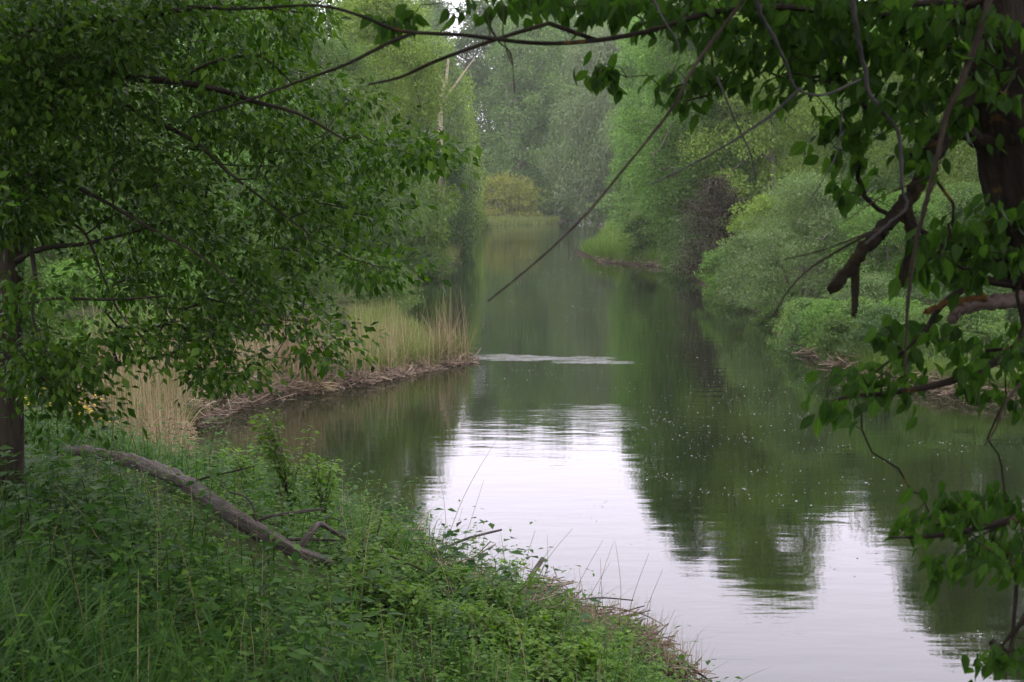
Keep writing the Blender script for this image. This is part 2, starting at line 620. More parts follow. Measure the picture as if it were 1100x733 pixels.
gx, gy = sheet(420, 420, 16.0)
n = gx.shape[0]
Z = np.concatenate([height(a, b) for a, b in zip(np.array_split(gx.ravel(), 20), np.array_split(gy.ravel(), 20))])
V = np.stack([gx.ravel(), gy.ravel(), Z], 1)
i, j = np.meshgrid(np.arange(n - 1), np.arange(n - 1), indexing='ij')
i, j = i.ravel(), j.ravel()
q = np.stack([i * n + j, (i + 1) * n + j, (i + 1) * n + j + 1, i * n + j + 1], 1)
terrain = link('terrain', np_mesh('terrain', V, q.ravel(), np.full(len(q), 4), [ground_mat()]))
tag(terrain, 'sloping grassy river banks of dark soil', kind='structure')
gx, gy = sheet(60, 300, 16.0, 4)
V = np.stack([gx.ravel(), gy.ravel(), 0 * gx.ravel()], 1)
n = 60
i, j = np.meshgrid(np.arange(n - 1), np.arange(n - 1), indexing='ij')
i, j = i.ravel(), j.ravel()
q = np.stack([i * n + j, (i + 1) * n + j, (i + 1) * n + j + 1, i * n + j + 1], 1)
water = link('river', np_mesh('river', V, q.ravel(), np.full(len(q), 4), [water_mat()]))
tag(water, 'calm dark green river reflecting trees and pale sky', kind='structure')


# ------------------------------------------------------------------ branching skeletons
class Skel:
    def __init__(s):
        s.P, s.par, s.fix = [], [], []

    def poly(s, pts, parent=-1, r=None, n=4):
        """fixed limb through pts; returns node ids. r = (r0, r1)"""
        C = catmull(pts, n)
        ids = []
        for k, p in enumerate(C):
            s.P.append(np.array(p, float))
            s.par.append(parent)
            t = k / max(1, len(C) - 1)
            s.fix.append(None if r is None else r[0] * (1 - t) + r[1] * t)
            parent = len(s.P) - 1
            ids.append(parent)
        return ids

    def nearest(s, p):
        A = np.array(s.P)
        return int(np.argmin(((A - p) ** 2).sum(1)))

    def grow(s, targets, seg=.35, wig=.12, sag=0.0):
        tips = []
        base = np.array(s.P[0])
        T = np.asarray(targets)
        order = np.argsort(((T - base) ** 2).sum(1))
        A = np.array(s.P)
        for k in order:
            t = T[k]
            dd = np.sqrt(((A - t) ** 2).sum(1))
            back = np.maximum(0, np.sqrt(((A - base) ** 2).sum(1)) - np.linalg.norm(t - base))
            b = int(np.argmin(dd + .8 * back))
            p0 = A[b]
            d = np.linalg.norm(t - p0)
            m = max(1, int(math.ceil(d / seg)))
            par = b
            new = []
            bow = rng.normal(size=3) * wig * d * .5
            for q in range(1, m + 1):
                f = q / m
                p = p0 + (t - p0) * f + bow * math.sin(f * math.pi) + rng.normal(size=3) * wig * seg * (0 if q == m else 1)
                p[2] += sag * math.sin(f * math.pi) * d
                s.P.append(p)
                s.par.append(par)
                s.fix.append(None)
                par = len(s.P) - 1
                new.append(p)
            A = np.concatenate([A, np.array(new)])
            tips.append(par)
        return tips

    def build(s, buf, tip_r=.01, power=.45, k=5, max_r=1.0, rough=0.0):
        N = len(s.P)
        cnt = np.zeros(N)
        kids = [[] for _ in range(N)]
        for i in range(N):
            if s.par[i] >= 0:
                kids[s.par[i]].append(i)
        for i in range(N - 1, -1, -1):
            if not kids[i]:
                cnt[i] = 1
            if s.par[i] >= 0:
                cnt[s.par[i]] += cnt[i]
        R = np.minimum(max_r, tip_r * cnt ** power)
        for i in range(N):
            if s.fix[i] is not None:
                R[i] = s.fix[i]
        stack = [(i, -1) for i in range(N) if s.par[i] < 0]
        while stack:
            i, frm = stack.pop()
            ch = []
            rr = []
            if frm >= 0:
                ch.append(s.P[frm])
                rr.append(min(R[frm], R[i] * 1.15))
            cur = i
            while True:
                ch.append(s.P[cur])
                rr.append(R[cur])
                if not kids[cur]:
                    break
                ks = sorted(kids[cur], key=lambda c: (s.fix[c] is not None, cnt[c]), reverse=True)
                for c in ks[1:]:
                    stack.append((c, cur))
                cur = ks[0]
            if len(ch) > 1:
                kk = k if max(rr) < .03 else k + 3
                buf.tube(ch, rr, kk if max(rr) < .06 else 20, rough if max(rr) < .06 else rough * .4, True, .09 if max(rr) > .06 else 0.0)
        return R


# ------------------------------------------------------------------ trees beyond: crown meshes of several habits
def lump(seed, nf=5):
    r = np.random.default_rng(seed)
    K = r.normal(size=(nf, 3)) * 2.2
    ph = r.random(nf) * 6.28

    def f(d):
        return np.cos(d @ K.T + ph).sum(1) / nf
    return f


def habit_mesh(kind, seed, nleaf=52000, ntgt=120, leaf=.10, wid=.5, stems=1):
    """trunk and crown of a plant 10 m tall and about 2*2.6 m wide"""
    r0 = np.random.default_rng(seed)
    f = lump(seed)
    H, R = 10.0, 2.6
    T = []
    while len(T) < ntgt:
        h = r0.random() ** .9
        if kind == 'shrub':
            pr = math.sqrt(max(0, 1 - h ** 2.2)) * (.8 + .2 * h)
        elif kind == 'spire':
            pr = (1 - h) ** .75 * min(1, .55 + h * 3)
        elif kind == 'willow':
            pr = (math.sin(math.pi * min(1, (.06 + .94 * h)) ** 1.1)) ** .55 if h < .99 else .1
        else:
            pr = (max(0.0, math.sin(math.pi * (.04 + .955 * h) ** .95))) ** .6
        a = r0.random() * 6.283
        d = np.array([[math.cos(a), math.sin(a), h * 2.2]])
        lr = R * pr * (1 + .42 * f(d)[0] * 1.6)
        rr = lr * math.sqrt(.12 + .88 * r0.random())
        z = H * (.02 + .95 * h) * (1 + .10 * f(d * 1.7)[0])
        T.append([rr * math.cos(a), rr * math.sin(a), z])
    T = np.array(T)
    sk = Skel()
    if kind == 'shrub':
        root = sk.poly([(0, 0, -.3), (0, 0, .15)], n=1)
        for q in range(6):
            a = q * 1.05 + r0.random() * .6
            sk.poly([(.05 * math.cos(a), .05 * math.sin(a), .2), (.6 * math.cos(a), .6 * math.sin(a), 2.5), (1.2 * math.cos(a), 1.2 * math.sin(a), 5.5)], parent=root[-1], n=3)
    else:
        w = r0.normal(size=6) * .35
        ids = sk.poly([(0, 0, -.4), (w[0] * .3, w[1] * .3, 2.0), (w[0], w[1], 4.5), (w[2], w[3], 7.0), (w[4], w[5], 9.0)], n=4)
        for q in range(stems - 1):
            a = q * 2.1 + r0.random()
            sk.poly([(.1 * math.cos(a), .1 * math.sin(a), .3), (.9 * math.cos(a), .9 * math.sin(a), 3.2), (1.4 * math.cos(a), 1.4 * math.sin(a), 6.5)], parent=ids[2], n=4)
    sk.grow(T, seg=.55, wig=.16)
    tb = Buf()
    sk.build(tb, tip_r=.018, power=.42, k=4, max_r=.2)
    tm = tb.mesh('trunk', M['farbark'])
    # leaves: unit arrays, placed at their real size when a plant is set
    per = 90000 // ntgt
    ti = np.repeat(np.arange(ntgt), per)
    c = T[ti]
    size = r0.uniform(.36, .78, ntgt)[ti]
    g = r0.normal(size=c.shape)
    g *= (r0.random(len(c)) ** .4 / (np.linalg.norm(g, axis=1) + 1e-9))[:, None] * 1.25
    st = np.array([1, 1, 1.5]) if kind == 'willow' else (np.array([1, 1, 1.25]) if kind == 'spire' else np.array([1.1, 1.1, .8]))
    pos = c + g * size[:, None] * st
    if kind == 'willow':
        pos[:, 2] -= .25
    pos[:, 2] = np.maximum(pos[:, 2], .02)
    ax = g * .6 + r0.normal(size=c.shape) * .5 + np.array([0, 0, -.9 if kind == 'willow' else -.25])
    nm = r0.normal(size=c.shape) * .65 + np.array([0, 0, .75]) + g * .5
    ln = r0.uniform(.65, 1.25, len(c)) * (1.35 if kind == 'willow' else 1)
    pm = r0.permutation(len(c))
    return tm, (pos[pm], ax[pm], nm[pm], ln[pm], wid)


HAB = {}
for key, kind, seed, kw in [('broad_a', 'broad', 1, dict(stems=2)), ('broad_b', 'broad', 22, dict(stems=1, ntgt=150)), ('broad_c', 'broad', 35, dict(stems=3, ntgt=95)),
                            ('broad_d', 'broad', 47, dict(stems=2, ntgt=130)), ('willow_a', 'willow', 4, dict(stems=3, wid=.3)), ('willow_b', 'willow', 51, dict(stems=2, ntgt=90, wid=.3)),
                            ('spire', 'spire', 6, dict(ntgt=140)), ('shrub_a', 'shrub', 7, dict(wid=.36)), ('shrub_b', 'shrub', 81, dict(wid=.5, ntgt=90)), ('shrub_c', 'shrub', 93, dict(wid=.42, ntgt=140))]:
    HAB[key] = habit_mesh(kind, seed, **kw)


def plant(name, px, Y, top, width_px, key, mat, label, cat='tree', group=None, rot=None, sink=.1):
    Y0 = Y
    for _ in range(12):      # stand on the bank, never in the river
        if sdist([(px - 550) / F * Y], [Y])[0] > .15:
            break
        Y *= 1.025
    if sdist([(px - 550) / F * Y], [Y])[0] < .15:
        Y = Y0
    X = (px - 550) / F * Y
    z0 = hgt(X, Y)
    ztop = CAMZ + (205 - top) / F * Y
    h = max(.12, (ztop - z0) / 10.0)
    w = width_px / F * Y / 5.2
    t = thing(name, (X, Y, z0 - sink), label, cat, group)
    th = random.uniform(0, 6.28) if rot is None else rot
    tm, (pos, ax, nm, ln, wid) = HAB[key]
    o = link('trunk', tm, t)
    o.scale = (w, w, h)
    o.rotation_euler.z = th
    pxh = 10 * h / Y * F
    n_ = int(min(len(pos), max(6000, 1.9 * width_px * pxh * .8)))
    lpx = max(3.3, math.sqrt(1.9 * width_px * pxh * .8 / n_) * 3.3)
    rot_m = np.array([[math.cos(th), -math.sin(th), 0], [math.sin(th), math.cos(th), 0], [0, 0, 1]])
    p = (pos[:n_] * [w, w, h]) @ rot_m.T
    le = ln[:n_] * max(.045, lpx * Y / F)
    cb = Buf()
    cb.leaves(T_RHOMB, p, ax[:n_] @ rot_m.T, nm[:n_] @ rot_m.T, le, le * wid)
    link('crown', cb.mesh('crown', M[mat]), t)
    return t


FAR = 'trees of the far wood'
# name, px, distance, top py, width px, habit, material, label
TREES = [
    # far end
    ('leafy_tree', 562, 188, 18, 110, 'broad_a', 'midgreen', 'mid green tree standing behind the ochre bush at the river bend'),
    ('leafy_tree', 520, 200, 2, 120, 'broad_b', 'midgreen', 'tall green tree directly behind the pale bare snag'),
    ('leafy_tree', 600, 196, 8, 105, 'broad_c', 'freshgreen', 'light green tree just beside the tall grey willow, on its bend side'),
    ('willow_tree', 660, 168, 32, 130, 'willow_a', 'greywillow', 'tallest grey willow beyond the pale reed tuft on the far bank'),
    ('willow_tree', 594, 203, 95, 62, 'willow_b', 'greywillow', 'lower grey willow at the head of the water, foliage to the bank'),
    ('leafy_tree', 556, 196, 110, 62, 'broad_c', 'midgreen', 'small green tree with slender pale stems rising over the ochre bush'),
    ('leafy_tree', 700, 205, -2, 140, 'broad_a', 'midgreen', 'one of the hazy trees closing the view behind the river bend'),
    ('leafy_tree', 460, 205, 6, 120, 'broad_c', 'midgreen', 'one of the hazy trees closing the view behind the river bend'),
    ('leafy_tree', 640, 228, 0, 150, 'broad_b', 'midgreen', 'one of the hazy trees closing the view behind the river bend'),
    ('leafy_tree', 555, 232, 2, 150, 'broad_c', 'midgreen', 'one of the hazy trees closing the view behind the river bend'),
    ('leafy_tree', 760, 200, -8, 150, 'broad_b', 'midgreen', 'one of the hazy trees closing the view behind the river bend'),
    ('leafy_tree', 400, 190, 5, 140, 'broad_a', 'midgreen', 'one of the hazy trees closing the view behind the river bend'),
    # bank with the reed spit, far to near
    ('willow_tree', 499, 140, 110, 50, 'willow_b', 'yellowgreen', 'small yellow green willow next to the ochre bush, beside the dark narrow tree'),
    ('spire_tree', 490, 92, 168, 44, 'spire', 'darkgreen', 'narrow dark green tree at the water edge beyond the reed bay'),
    ('willow_tree', 462, 100, 48, 92, 'willow_a', 'silver', 'pale grey green willow right behind the narrow dark tree'),
    ('leafy_tree', 440, 120, 12, 120, 'broad_b', 'yellowgreen', 'tall yellowish green tree towering over the pale willow at the bay'),
    ('leafy_tree', 395, 84, 6, 150, 'broad_c', 'yellowgreen', 'yellow green tree rising past the tip of the near dark branches'),
    ('leafy_tree', 415, 72, -24, 135, 'broad_d', 'yellowgreen', 'tall light green tree at the edge of the open river view, by the back bay'),
    ('leafy_tree', 452, 72, 196, 70, 'broad_a', 'freshgreen', 'low bright green tree leaning over the back bay behind reeds'),
    ('willow_tree', 405, 62, 150, 110, 'willow_a', 'midgreen', 'green willow standing directly behind the tall dry reeds'),
    ('leafy_tree', 330, 66, 10, 170, 'broad_b', 'midgreen', 'broad green tree mostly hidden behind the near leafy tree'),
    ('leafy_tree', 240, 58, -10, 190, 'broad_a', 'freshgreen', 'light green tree seen through gaps in the near leafy tree'),
    ('leafy_tree', 130, 46, -30, 210, 'broad_c', 'freshgreen', 'bright tree behind the reeds and the near trunk'),
    ('leafy_tree', 190, 70, -60, 260, 'broad_d', 'midgreen', 'tall dark green tree closing the gaps behind the drooping branches'),
    ('leafy_tree', 30, 52, -30, 220, 'broad_b', 'midgreen', 'green tree glimpsed past the near trunk, at the edge of the reeds'),
    ('leafy_tree', -90, 44, -60, 240, 'broad_a', 'midgreen', 'green tree past the near trunk, outermost on the reed bank'),
    # opposite bank, far to near
    ('leafy_tree', 712, 79, 8, 84, 'broad_a', 'freshgreen', 'bright green slender tree directly behind the grey green willow by the purple bush'),
    ('leafy_tree', 690, 112, 18, 96, 'broad_a', 'freshgreen', 'bright green rounded tree behind the grass spit of the opposite bank'),
    ('willow_tree', 745, 128, 10, 130, 'willow_b', 'greywillow', 'tall grey willow behind the bright green rounded tree'),
    ('leafy_tree', 702, 92, 196, 64, 'broad_c', 'midgreen', 'small green tree overhanging the grass spit'),
    ('willow_tree', 735, 82, 130, 90, 'willow_a', 'greywillow', 'grey green willow rising just behind the dark purple bush'),
    ('leafy_tree', 832, 66, -70, 165, 'broad_d', 'yellowgreen', 'tall glowing yellow green tree above the silver willow bush'),
    ('leafy_tree', 742, 68, -22, 125, 'broad_b', 'freshgreen', 'slim green tree between the purple bush and the yellow green tree'),
    ('leafy_tree', 790, 71, -40, 115, 'broad_b', 'midgreen', 'tall mid green tree rising just behind the purple brown bush'),
    ('leafy_tree', 850, 78, -15, 110, 'broad_a', 'freshgreen', 'light green tree close behind the tall glowing yellow green one'),
    ('leafy_tree', 800, 92, 10, 150, 'broad_b', 'midgreen', 'tall green tree behind the yellow green one, near the drooping twig'),
    ('leafy_tree', 892, 76, 8, 175, 'broad_a', 'freshgreen', 'light green tree seen behind the broken mossy limb'),
    ('leafy_tree', 1015, 60, -75, 130, 'broad_d', 'midgreen', 'tall green tree behind the leaning near trunk'),
    ('leafy_tree', 960, 62, 45, 140, 'broad_b', 'freshgreen', 'green tree behind the grey dead twig hanging by the near trunk'),
    ('leafy_tree', 1050, 56, -70, 200, 'broad_c', 'yellowgreen', 'yellowish tree behind the near lichened trunk'),
    ('leafy_tree', 1130, 48, -100, 210, 'broad_a', 'midgreen', 'large green tree beside the frame edge behind the near trunk'),
    ('leafy_tree', 1230, 42, -140, 230, 'broad_b', 'midgreen', 'large green tree on the opposite bank downstream of the near trunk'),
    ('leafy_tree', 935, 110, 15, 210, 'broad_b', 'midgreen', 'one of the green trees closing the gaps behind the broken limb'),
    ('leafy_tree', 1010, 96, -20, 230, 'broad_a', 'midgreen', 'one of the green trees closing the gaps behind the broken limb'),
    ('leafy_tree', 860, 120, 20, 190, 'broad_d', 'midgreen', 'one of the green trees closing the gaps behind the broken limb'),
    ('leafy_tree', 90, 84, -90, 280, 'broad_b', 'midgreen', 'one of the green trees closing the gaps behind the near leafy tree'),
    ('leafy_tree', -30, 74, -110, 280, 'broad_d', 'midgreen', 'one of the green trees closing the gaps behind the near leafy tree'),
    ('leafy_tree', 290, 96, -30, 230, 'broad_a', 'midgreen', 'one of the green trees closing the gaps behind the near leafy tree'),
    ('leafy_tree', 770, 150, 0, 130, 'broad_c', 'yellowgreen', 'pale yellow green tree far behind the grey willows'),
]
for (nm, px, Y, top, w, key, mat, lab) in TREES:
    plant(nm, px, Y, top, w, key, mat, lab, 'tree', FAR if lab.startswith('one of the hazy') else lab[11:] if lab.startswith('one of') else 'trees lining the river banks')
SHRUBS = [
    ('riverside_bush', 842, 41, 322, 62, 'shrub_c', 'midgreen', 'small bush trailing in the water where the thin dark twig points'),
    ('riverside_bush', 872, 35.4, 350, 54, 'shrub_b', 'darkgreen', 'small dark bush low over the water in front of the fresh green bush'),
    ('riverside_bush', 948, 31.6, 372, 74, 'shrub_b', 'darkgreen', 'low dark bush at the water behind the lowest spray of broad leaves'),
    ('riverside_bush', 903, 31.9, 366, 66, 'shrub_b', 'midgreen', 'lowest green bush hanging over the water below the broken limb'),
    ('riverside_bush', 1000, 30.6, 362, 90, 'shrub_a', 'midgreen', 'low green bush hanging over the water beside the hanging brown twig'),
    ('riverside_bush', 745, 59.5, 222, 62, 'shrub_a', 'silver', 'low silvery bush at the water in front of the purple brown bush'),
    ('riverside_bush', 866, 37, 318, 74, 'shrub_b', 'midgreen', 'mid green bush at the water just beside the low fresh green bush'),
    ('riverside_bush', 928, 33.2, 352, 70, 'shrub_b', 'midgreen', 'small mid green bush over the brown debris below the broken limb'),
    ('riverside_bush', 970, 33, 335, 90, 'shrub_c', 'freshgreen', 'fresh green bush near the water behind the hanging brown twig'),
    ('riverside_bush', 1050, 31.5, 340, 110, 'shrub_b', 'midgreen', 'low green bush at the water behind the lichened broken limb'),
    ('riverside_bush', 778, 55, 262, 50, 'shrub_b', 'freshgreen', 'low fresh bush at the water between the purple bush and the willow mound'),
    ('riverside_bush', 738, 64, 190, 50, 'shrub_c', 'silver', 'narrow silver green bush touching the purple brown bush'),
    ('riverside_bush', 545, 180, 186, 84, 'shrub_a', 'ochre', 'rounded ochre yellow bush at the river bend'),
    ('riverside_bush', 506, 150, 216, 40, 'shrub_b', 'yellowgreen', 'low green bush in front of the ochre bush'),
    ('riverside_bush', 672, 158, 205, 70, 'shrub_b', 'midgreen', 'green bush under the tallest grey willow'),
    ('riverside_bush', 768, 62, 188, 78, 'shrub_c', 'purple', 'dark purple brown bush with few leaves on the opposite bank'),
    ('riverside_bush', 728, 72, 214, 60, 'shrub_a', 'silver', 'grey green bush between the grass spit and the purple bush'),
    ('riverside_bush', 690, 78, 226, 44, 'shrub_b', 'midgreen', 'small green bush at the back of the grass spit'),
    ('riverside_bush', 820, 56, 205, 76, 'shrub_b', 'yellowgreen', 'yellow green bush behind the silver willow bush'),
    ('silver_willow_bush', 862, 44, 182, 160, 'shrub_a', 'silver', 'large silver green willow bush on the opposite bank'),
    ('silver_willow_bush', 806, 49, 246, 90, 'shrub_c', 'silver', 'low silver green willow bush dipping toward the water'),
    ('riverside_bush', 955, 42, 200, 150, 'shrub_b', 'freshgreen', 'tall green bush behind the broken mossy limb'),
    ('riverside_bush', 1050, 44, 190, 160, 'shrub_b', 'midgreen', 'green bush behind the lichen covered limb'),
    ('riverside_bush', 893, 34.5, 342, 78, 'shrub_c', 'freshgreen', 'low fresh green bush over the brown debris of the opposite bank'),
    ('riverside_bush', 935, 37.5, 288, 110, 'shrub_a', 'silver', 'silvery bush between the low fresh bush and the tall green bush'),
    ('riverside_bush', 1010, 35, 290, 150, 'shrub_b', 'darkgreen', 'dark bush close to the water behind the broad near leaves'),
    ('riverside_bush', 1125, 33.5, 260, 180, 'shrub_b', 'darkgreen', 'dark bush at the water behind the near trunk'),
    ('riverside_bush', 452, 66, 262, 64, 'shrub_a', 'midgreen', 'green bush dipping into the back bay beyond the reeds'),
    ('riverside_bush', 400, 48, 268, 100, 'shrub_b', 'midgreen', 'green bush behind the green reed spit'),
    ('riverside_bush', 320, 42, 230, 120, 'shrub_b', 'midgreen', 'green bush among the dry reeds below the near branches'),
    ('riverside_bush', 210, 36, 260, 130, 'shrub_a', 'freshgreen', 'light green bush at the back of the reed bank'),
    ('riverside_bush', 100, 30, 270, 150, 'shrub_b', 'freshgreen', 'light green bush beside the near trunk behind the reeds'),
    ('riverside_bush', -10, 30, 230, 160, 'shrub_a', 'midgreen', 'green bush behind the near trunk'),
]
for (nm, px, Y, top, w, key, mat, lab) in SHRUBS:
    plant(nm, px, Y, top, w, key, mat, lab, 'bush', 'bushes lining the river banks')

# unseen trees added around the viewpoint to block skylight and darken the near bank
for k, (x_, y_, h_, w_, key) in enumerate([(-9, -5, 13, 9, 'broad_a'), (-2, -8, 15, 10, 'broad_b'), (5, -5.5, 13, 9, 'broad_d'), (-13, 3, 12, 8, 'broad_c'), (11, -7, 14, 9, 'broad_a')]):
    z_ = hgt(x_, y_)
    t = thing('leafy_tree', (x_, y_, z_), 'unseen leafy tree added outside the view to shade the near slope', 'tree', 'unseen trees added to shade the near bank')
    tm, (pos, ax, nm, ln, wid) = HAB[key]
    o = link('trunk', tm, t)
    sc_ = np.array([w_ / 5.2, w_ / 5.2, h_ / 10])
    o.scale = [float(v) for v in sc_]
    cb = Buf()
    p_ = pos[:16000] * sc_
    le = ln[:16000] * .22
    cb.leaves(T_RHOMB, p_, ax[:16000], nm[:16000], le, le * wid)
    link('crown', cb.mesh('crown', M['midgreen']), t)

# a pale bare snag far back and a small one by the water
def twiggy(name, base, pts_list, mat, label, cat, group=None, k=5, rough=.1, partname='limb'):
    """pts_list[0] is the thing's own stem (points, r0, r1); the others are limbs under it"""
    o = None
    for idx, (pts, r0, r1) in enumerate(pts_list):
        b = Buf()
        C = catmull(pts, 4)
        b.tube(C - np.asarray(base), np.linspace(r0, r1, len(C)), k, rough)
        if o is None:
            o = link(name, b.mesh(name, mat))
            o.location = [float(v) for v in base]
            tag(o, label, cat, group)
        else:
            link(partname, b.mesh(partname, mat), o)
    return o


Y = 92
b0 = at(473, 150, Y)
b0[2] = hgt(b0[0], b0[1])
twiggy('bare_snag', b0, [([b0, at(473, 118, Y), at(479, 88, Y), at(482, 62, Y)], .2, .06),
                          ([at(474, 112, Y), at(490, 90, Y), at(510, 62, Y)], .11, .03),
                          ([at(478, 92, Y), at(470, 78, Y), at(466, 66, Y)], .08, .025)],
       M['palebark'], 'pale bare dead tree among the green crowns', 'dead tree')

# ------------------------------------------------------------------ the near leafy tree on this bank
def pix_poly_sample(poly, n):
    P = np.array(poly, float)
    lo, hi = P.min(0), P.max(0)
    out = []
    while len(out) < n:
        c = lo + (hi - lo) * rng.random((n * 2, 2))
        ins = np.zeros(len(c), bool)
        for i in range(len(P)):
            ax, ay = P[i]
            bx, by = P[(i + 1) % len(P)]
            ins ^= ((ay > c[:, 1]) != (by > c[:, 1])) & (c[:, 0] < (bx - ax) * (c[:, 1] - ay) / (by - ay + 1e-9) + ax)
        out += list(c[ins])
    return np.array(out[:n])


def limb_px(sk, pts, parent, r, n=4):
    return sk.poly([at(*p) for p in pts], parent, r, n)


tb_xy = at(6, 440, 9.6)
tbase = np.array([tb_xy[0], tb_xy[1], hgt(tb_xy[0], tb_xy[1])])
sk = Skel()
tr = sk.poly([tbase - [0, 0, .3], tbase + [0, 0, .1], at(9, 330, 9.6), at(14, 230, 9.6), at(3, 130, 9.6), at(-8, 0, 9.6), at(-5, -150, 9.6), at(-20, -330, 9.7), at(-25, -480, 9.8)], r=(.115, .04), n=5)
N = lambda p: sk.nearest(at(*p))
limb_px(sk, [(40, 66, 9.3), (100, 64, 9.0), (130, 82, 8.9), (190, 88, 8.7), (240, 98, 8.6), (275, 110, 8.5), (320, 122, 8.3), (370, 150, 8.2)], N((0, 70, 9.6)), (.034, .006))
limb_px(sk, [(205, 78, 8.7), (232, 66, 8.6), (280, 61, 8.6), (312, 88, 8.5)], N((195, 88, 8.7)), (.012, .004))
limb_px(sk, [(150, 20, 9), (200, 10, 8.8), (262, 8, 8.6), (330, 14, 8.4)], N((-4, 30, 9.6)), (.02, .005))
limb_px(sk, [(60, 92, 9.4), (130, 112, 9.2), (165, 130, 9.0), (210, 153, 8.8), (245, 185, 8.7), (285, 216, 8.6), (330, 250, 8.4)], N((2, 110, 9.6)), (.02, .005))
limb_px(sk, [(30, 185, 9.2), (60, 228, 9.0), (92, 252, 8.9), (112, 300, 8.8), (135, 345, 8.7), (190, 388, 8.5)], N((8, 165, 9.6)), (.017, .004))
limb_px(sk, [(60, 190, 9.0), (110, 215, 8.7), (160, 245, 8.4), (215, 275, 8.2), (270, 320, 8.0)], N((12, 200, 9.6)), (.017, .004))
limb_px(sk, [(35, 270, 9.3), (58, 265, 9.1), (90, 262, 8.9), (140, 250, 8.7), (190, 235, 8.6)], N((13, 285, 9.6)), (.02, .005))
limb_px(sk, [(60, 320, 9.0), (120, 322, 8.6), (180, 318, 8.3)], N((10, 320, 9.6)), (.012, .004))
limb_px(sk, [(30, 250, 9.1), (38, 300, 8.8), (36, 345, 8.6), (60, 395, 8.4)], N((13, 240, 9.6)), (.018, .005))
limb_px(sk, [(90, -40, 9.0), (180, -70, 8.4), (280, -60, 8.0)], N((-6, -60, 9.6)), (.035, .008))
limb_px(sk, [(60, -200, 8.8), (160, -260, 7.6), (260, -280, 6.6)], N((-5, -180, 9.6)), (.035, .008))
limb_px(sk, [(-90, 40, 8.8), (-190, 60, 8.0), (-260, 100, 7.4)], N((-4, 30, 9.6)), (.035, .008))
dense = [(-30, -10), (300, -10), (318, 40), (330, 78), (380, 98), (412, 130), (435, 165), (420, 195), (402, 215), (395, 265), (378, 298), (345, 285), (322, 300), (340, 350), (300, 345), (260, 385), (215, 385), (165, 340), (110, 300), (60, 250), (-30, 240)]
TG = []
for p in pix_poly_sample(dense, 640):
    if rng.random() > np.clip(.67 + .72 * float(wob(p[0] / 46, p[1] / 46)), .12, 1):
        continue
    TG.append(at(p[0], p[1], rng.uniform(8.4, 10.8)))
for (cx, cy, rx, ry, n_) in [(446, 165, 24, 9, 7), (345, 370, 18, 14, 5), (240, 395, 25, 14, 8), (410, 290, 20, 12, 6), (150, 365, 40, 20, 8), (60, 400, 28, 35, 18), (75, 440, 22, 20, 6), (310, 25, 30, 22, 8), (20, 330, 40, 30, 8)]:
    for _ in range(n_):
        TG.append(at(cx + rng.uniform(-rx, rx), cy + rng.uniform(-ry, ry), rng.uniform(7.8, 8.8)))
for p in pix_poly_sample([(-500, -650), (300, -520), (360, -10), (-30, -10), (-30, 280), (-420, 260)], 260):
    TG.append(at(p[0], p[1], rng.uniform(6.2, 11.0)))
for p in pix_poly_sample([(-40, -20), (240, -20), (150, 60), (60, 130), (-40, 150)], 110):
    TG.append(at(p[0], p[1], rng.uniform(8.6, 10.6)))
for p in pix_poly_sample([(-20, 70), (45, 60), (48, 250), (-20, 260)], 46):
    TG.append(at(p[0], p[1], rng.uniform(8.5, 9.3)))
nvis = len(TG)
for _ in range(520):  # overhead clumps out of view, added to the crown to shade the slope
    y_ = rng.uniform(.5, 11.0)
    TG.append(np.array([rng.uniform(-8.5, .9), y_, rng.uniform(5.3, 8.4) + .13 * y_]))
TG = np.array(TG)
sk.grow(TG, seg=.16, wig=.18)
near_t = thing('near_leafy_tree', tbase, 'dark glossy green tree with drooping branches and trunk beside yellow flowers', 'tree')
tbuf = Buf()
sk.P = [p - tbase for p in sk.P]
sk.build(tbuf, tip_r=.0028, power=.42, k=4, max_r=.05)
link('trunk', tbuf.mesh('trunk', M['bark']), near_t)
per = 68
c = np.repeat(TG - tbase, per, 0)
sz = np.repeat(rng.uniform(.13, .27, len(TG)) * np.where(np.arange(len(TG)) < nvis, 1, 2.0), per)
g = rng.normal(size=c.shape)
g *= (rng.random(len(c)) ** .45 / np.linalg.norm(g, axis=1))[:, None] * 1.2
pos = c + g * sz[:, None] * np.array([1.3, 1.25, .58])
ax = g * .7 + rng.normal(size=c.shape) * .4 + np.array([.25, 0, -.45])
nm = rng.normal(size=c.shape) * .45 + np.array([0, -.1, 1.0])
ln = np.clip(rng.lognormal(math.log(.052), .28, len(c)), .025, .095) * np.repeat(np.where(np.arange(len(TG)) < nvis, 1, 2.3), per)
cb = Buf()
cb.leaves(T_FOLD, pos, ax, nm, ln, ln * .52)
link('crown', cb.mesh('crown', M['neartree']), near_t)

# ------------------------------------------------------------------ the near trunk with broad leaves
RY = 4.5
rb = np.array([2.35, 4.55, 0.0])
rb[2] = hgt(rb[0], rb[1])
sk = Skel()
sk.poly([rb - [0, 0, .3], rb + [-.02, 0, .15], at(1225, 520, RY), at(1150, 340, RY), at(1112, 230, RY), at(1088, 140, RY), at(1074, 50, RY), at(1062, -60, RY), at(1030, -260, RY), at(1000, -460, RY)], r=(.17, .075), n=5)
N = lambda p: sk.nearest(at(*p))
R = {}


def rl(pts, parent, r, n=4):
    return limb_px(sk, pts, N(parent), r, n)


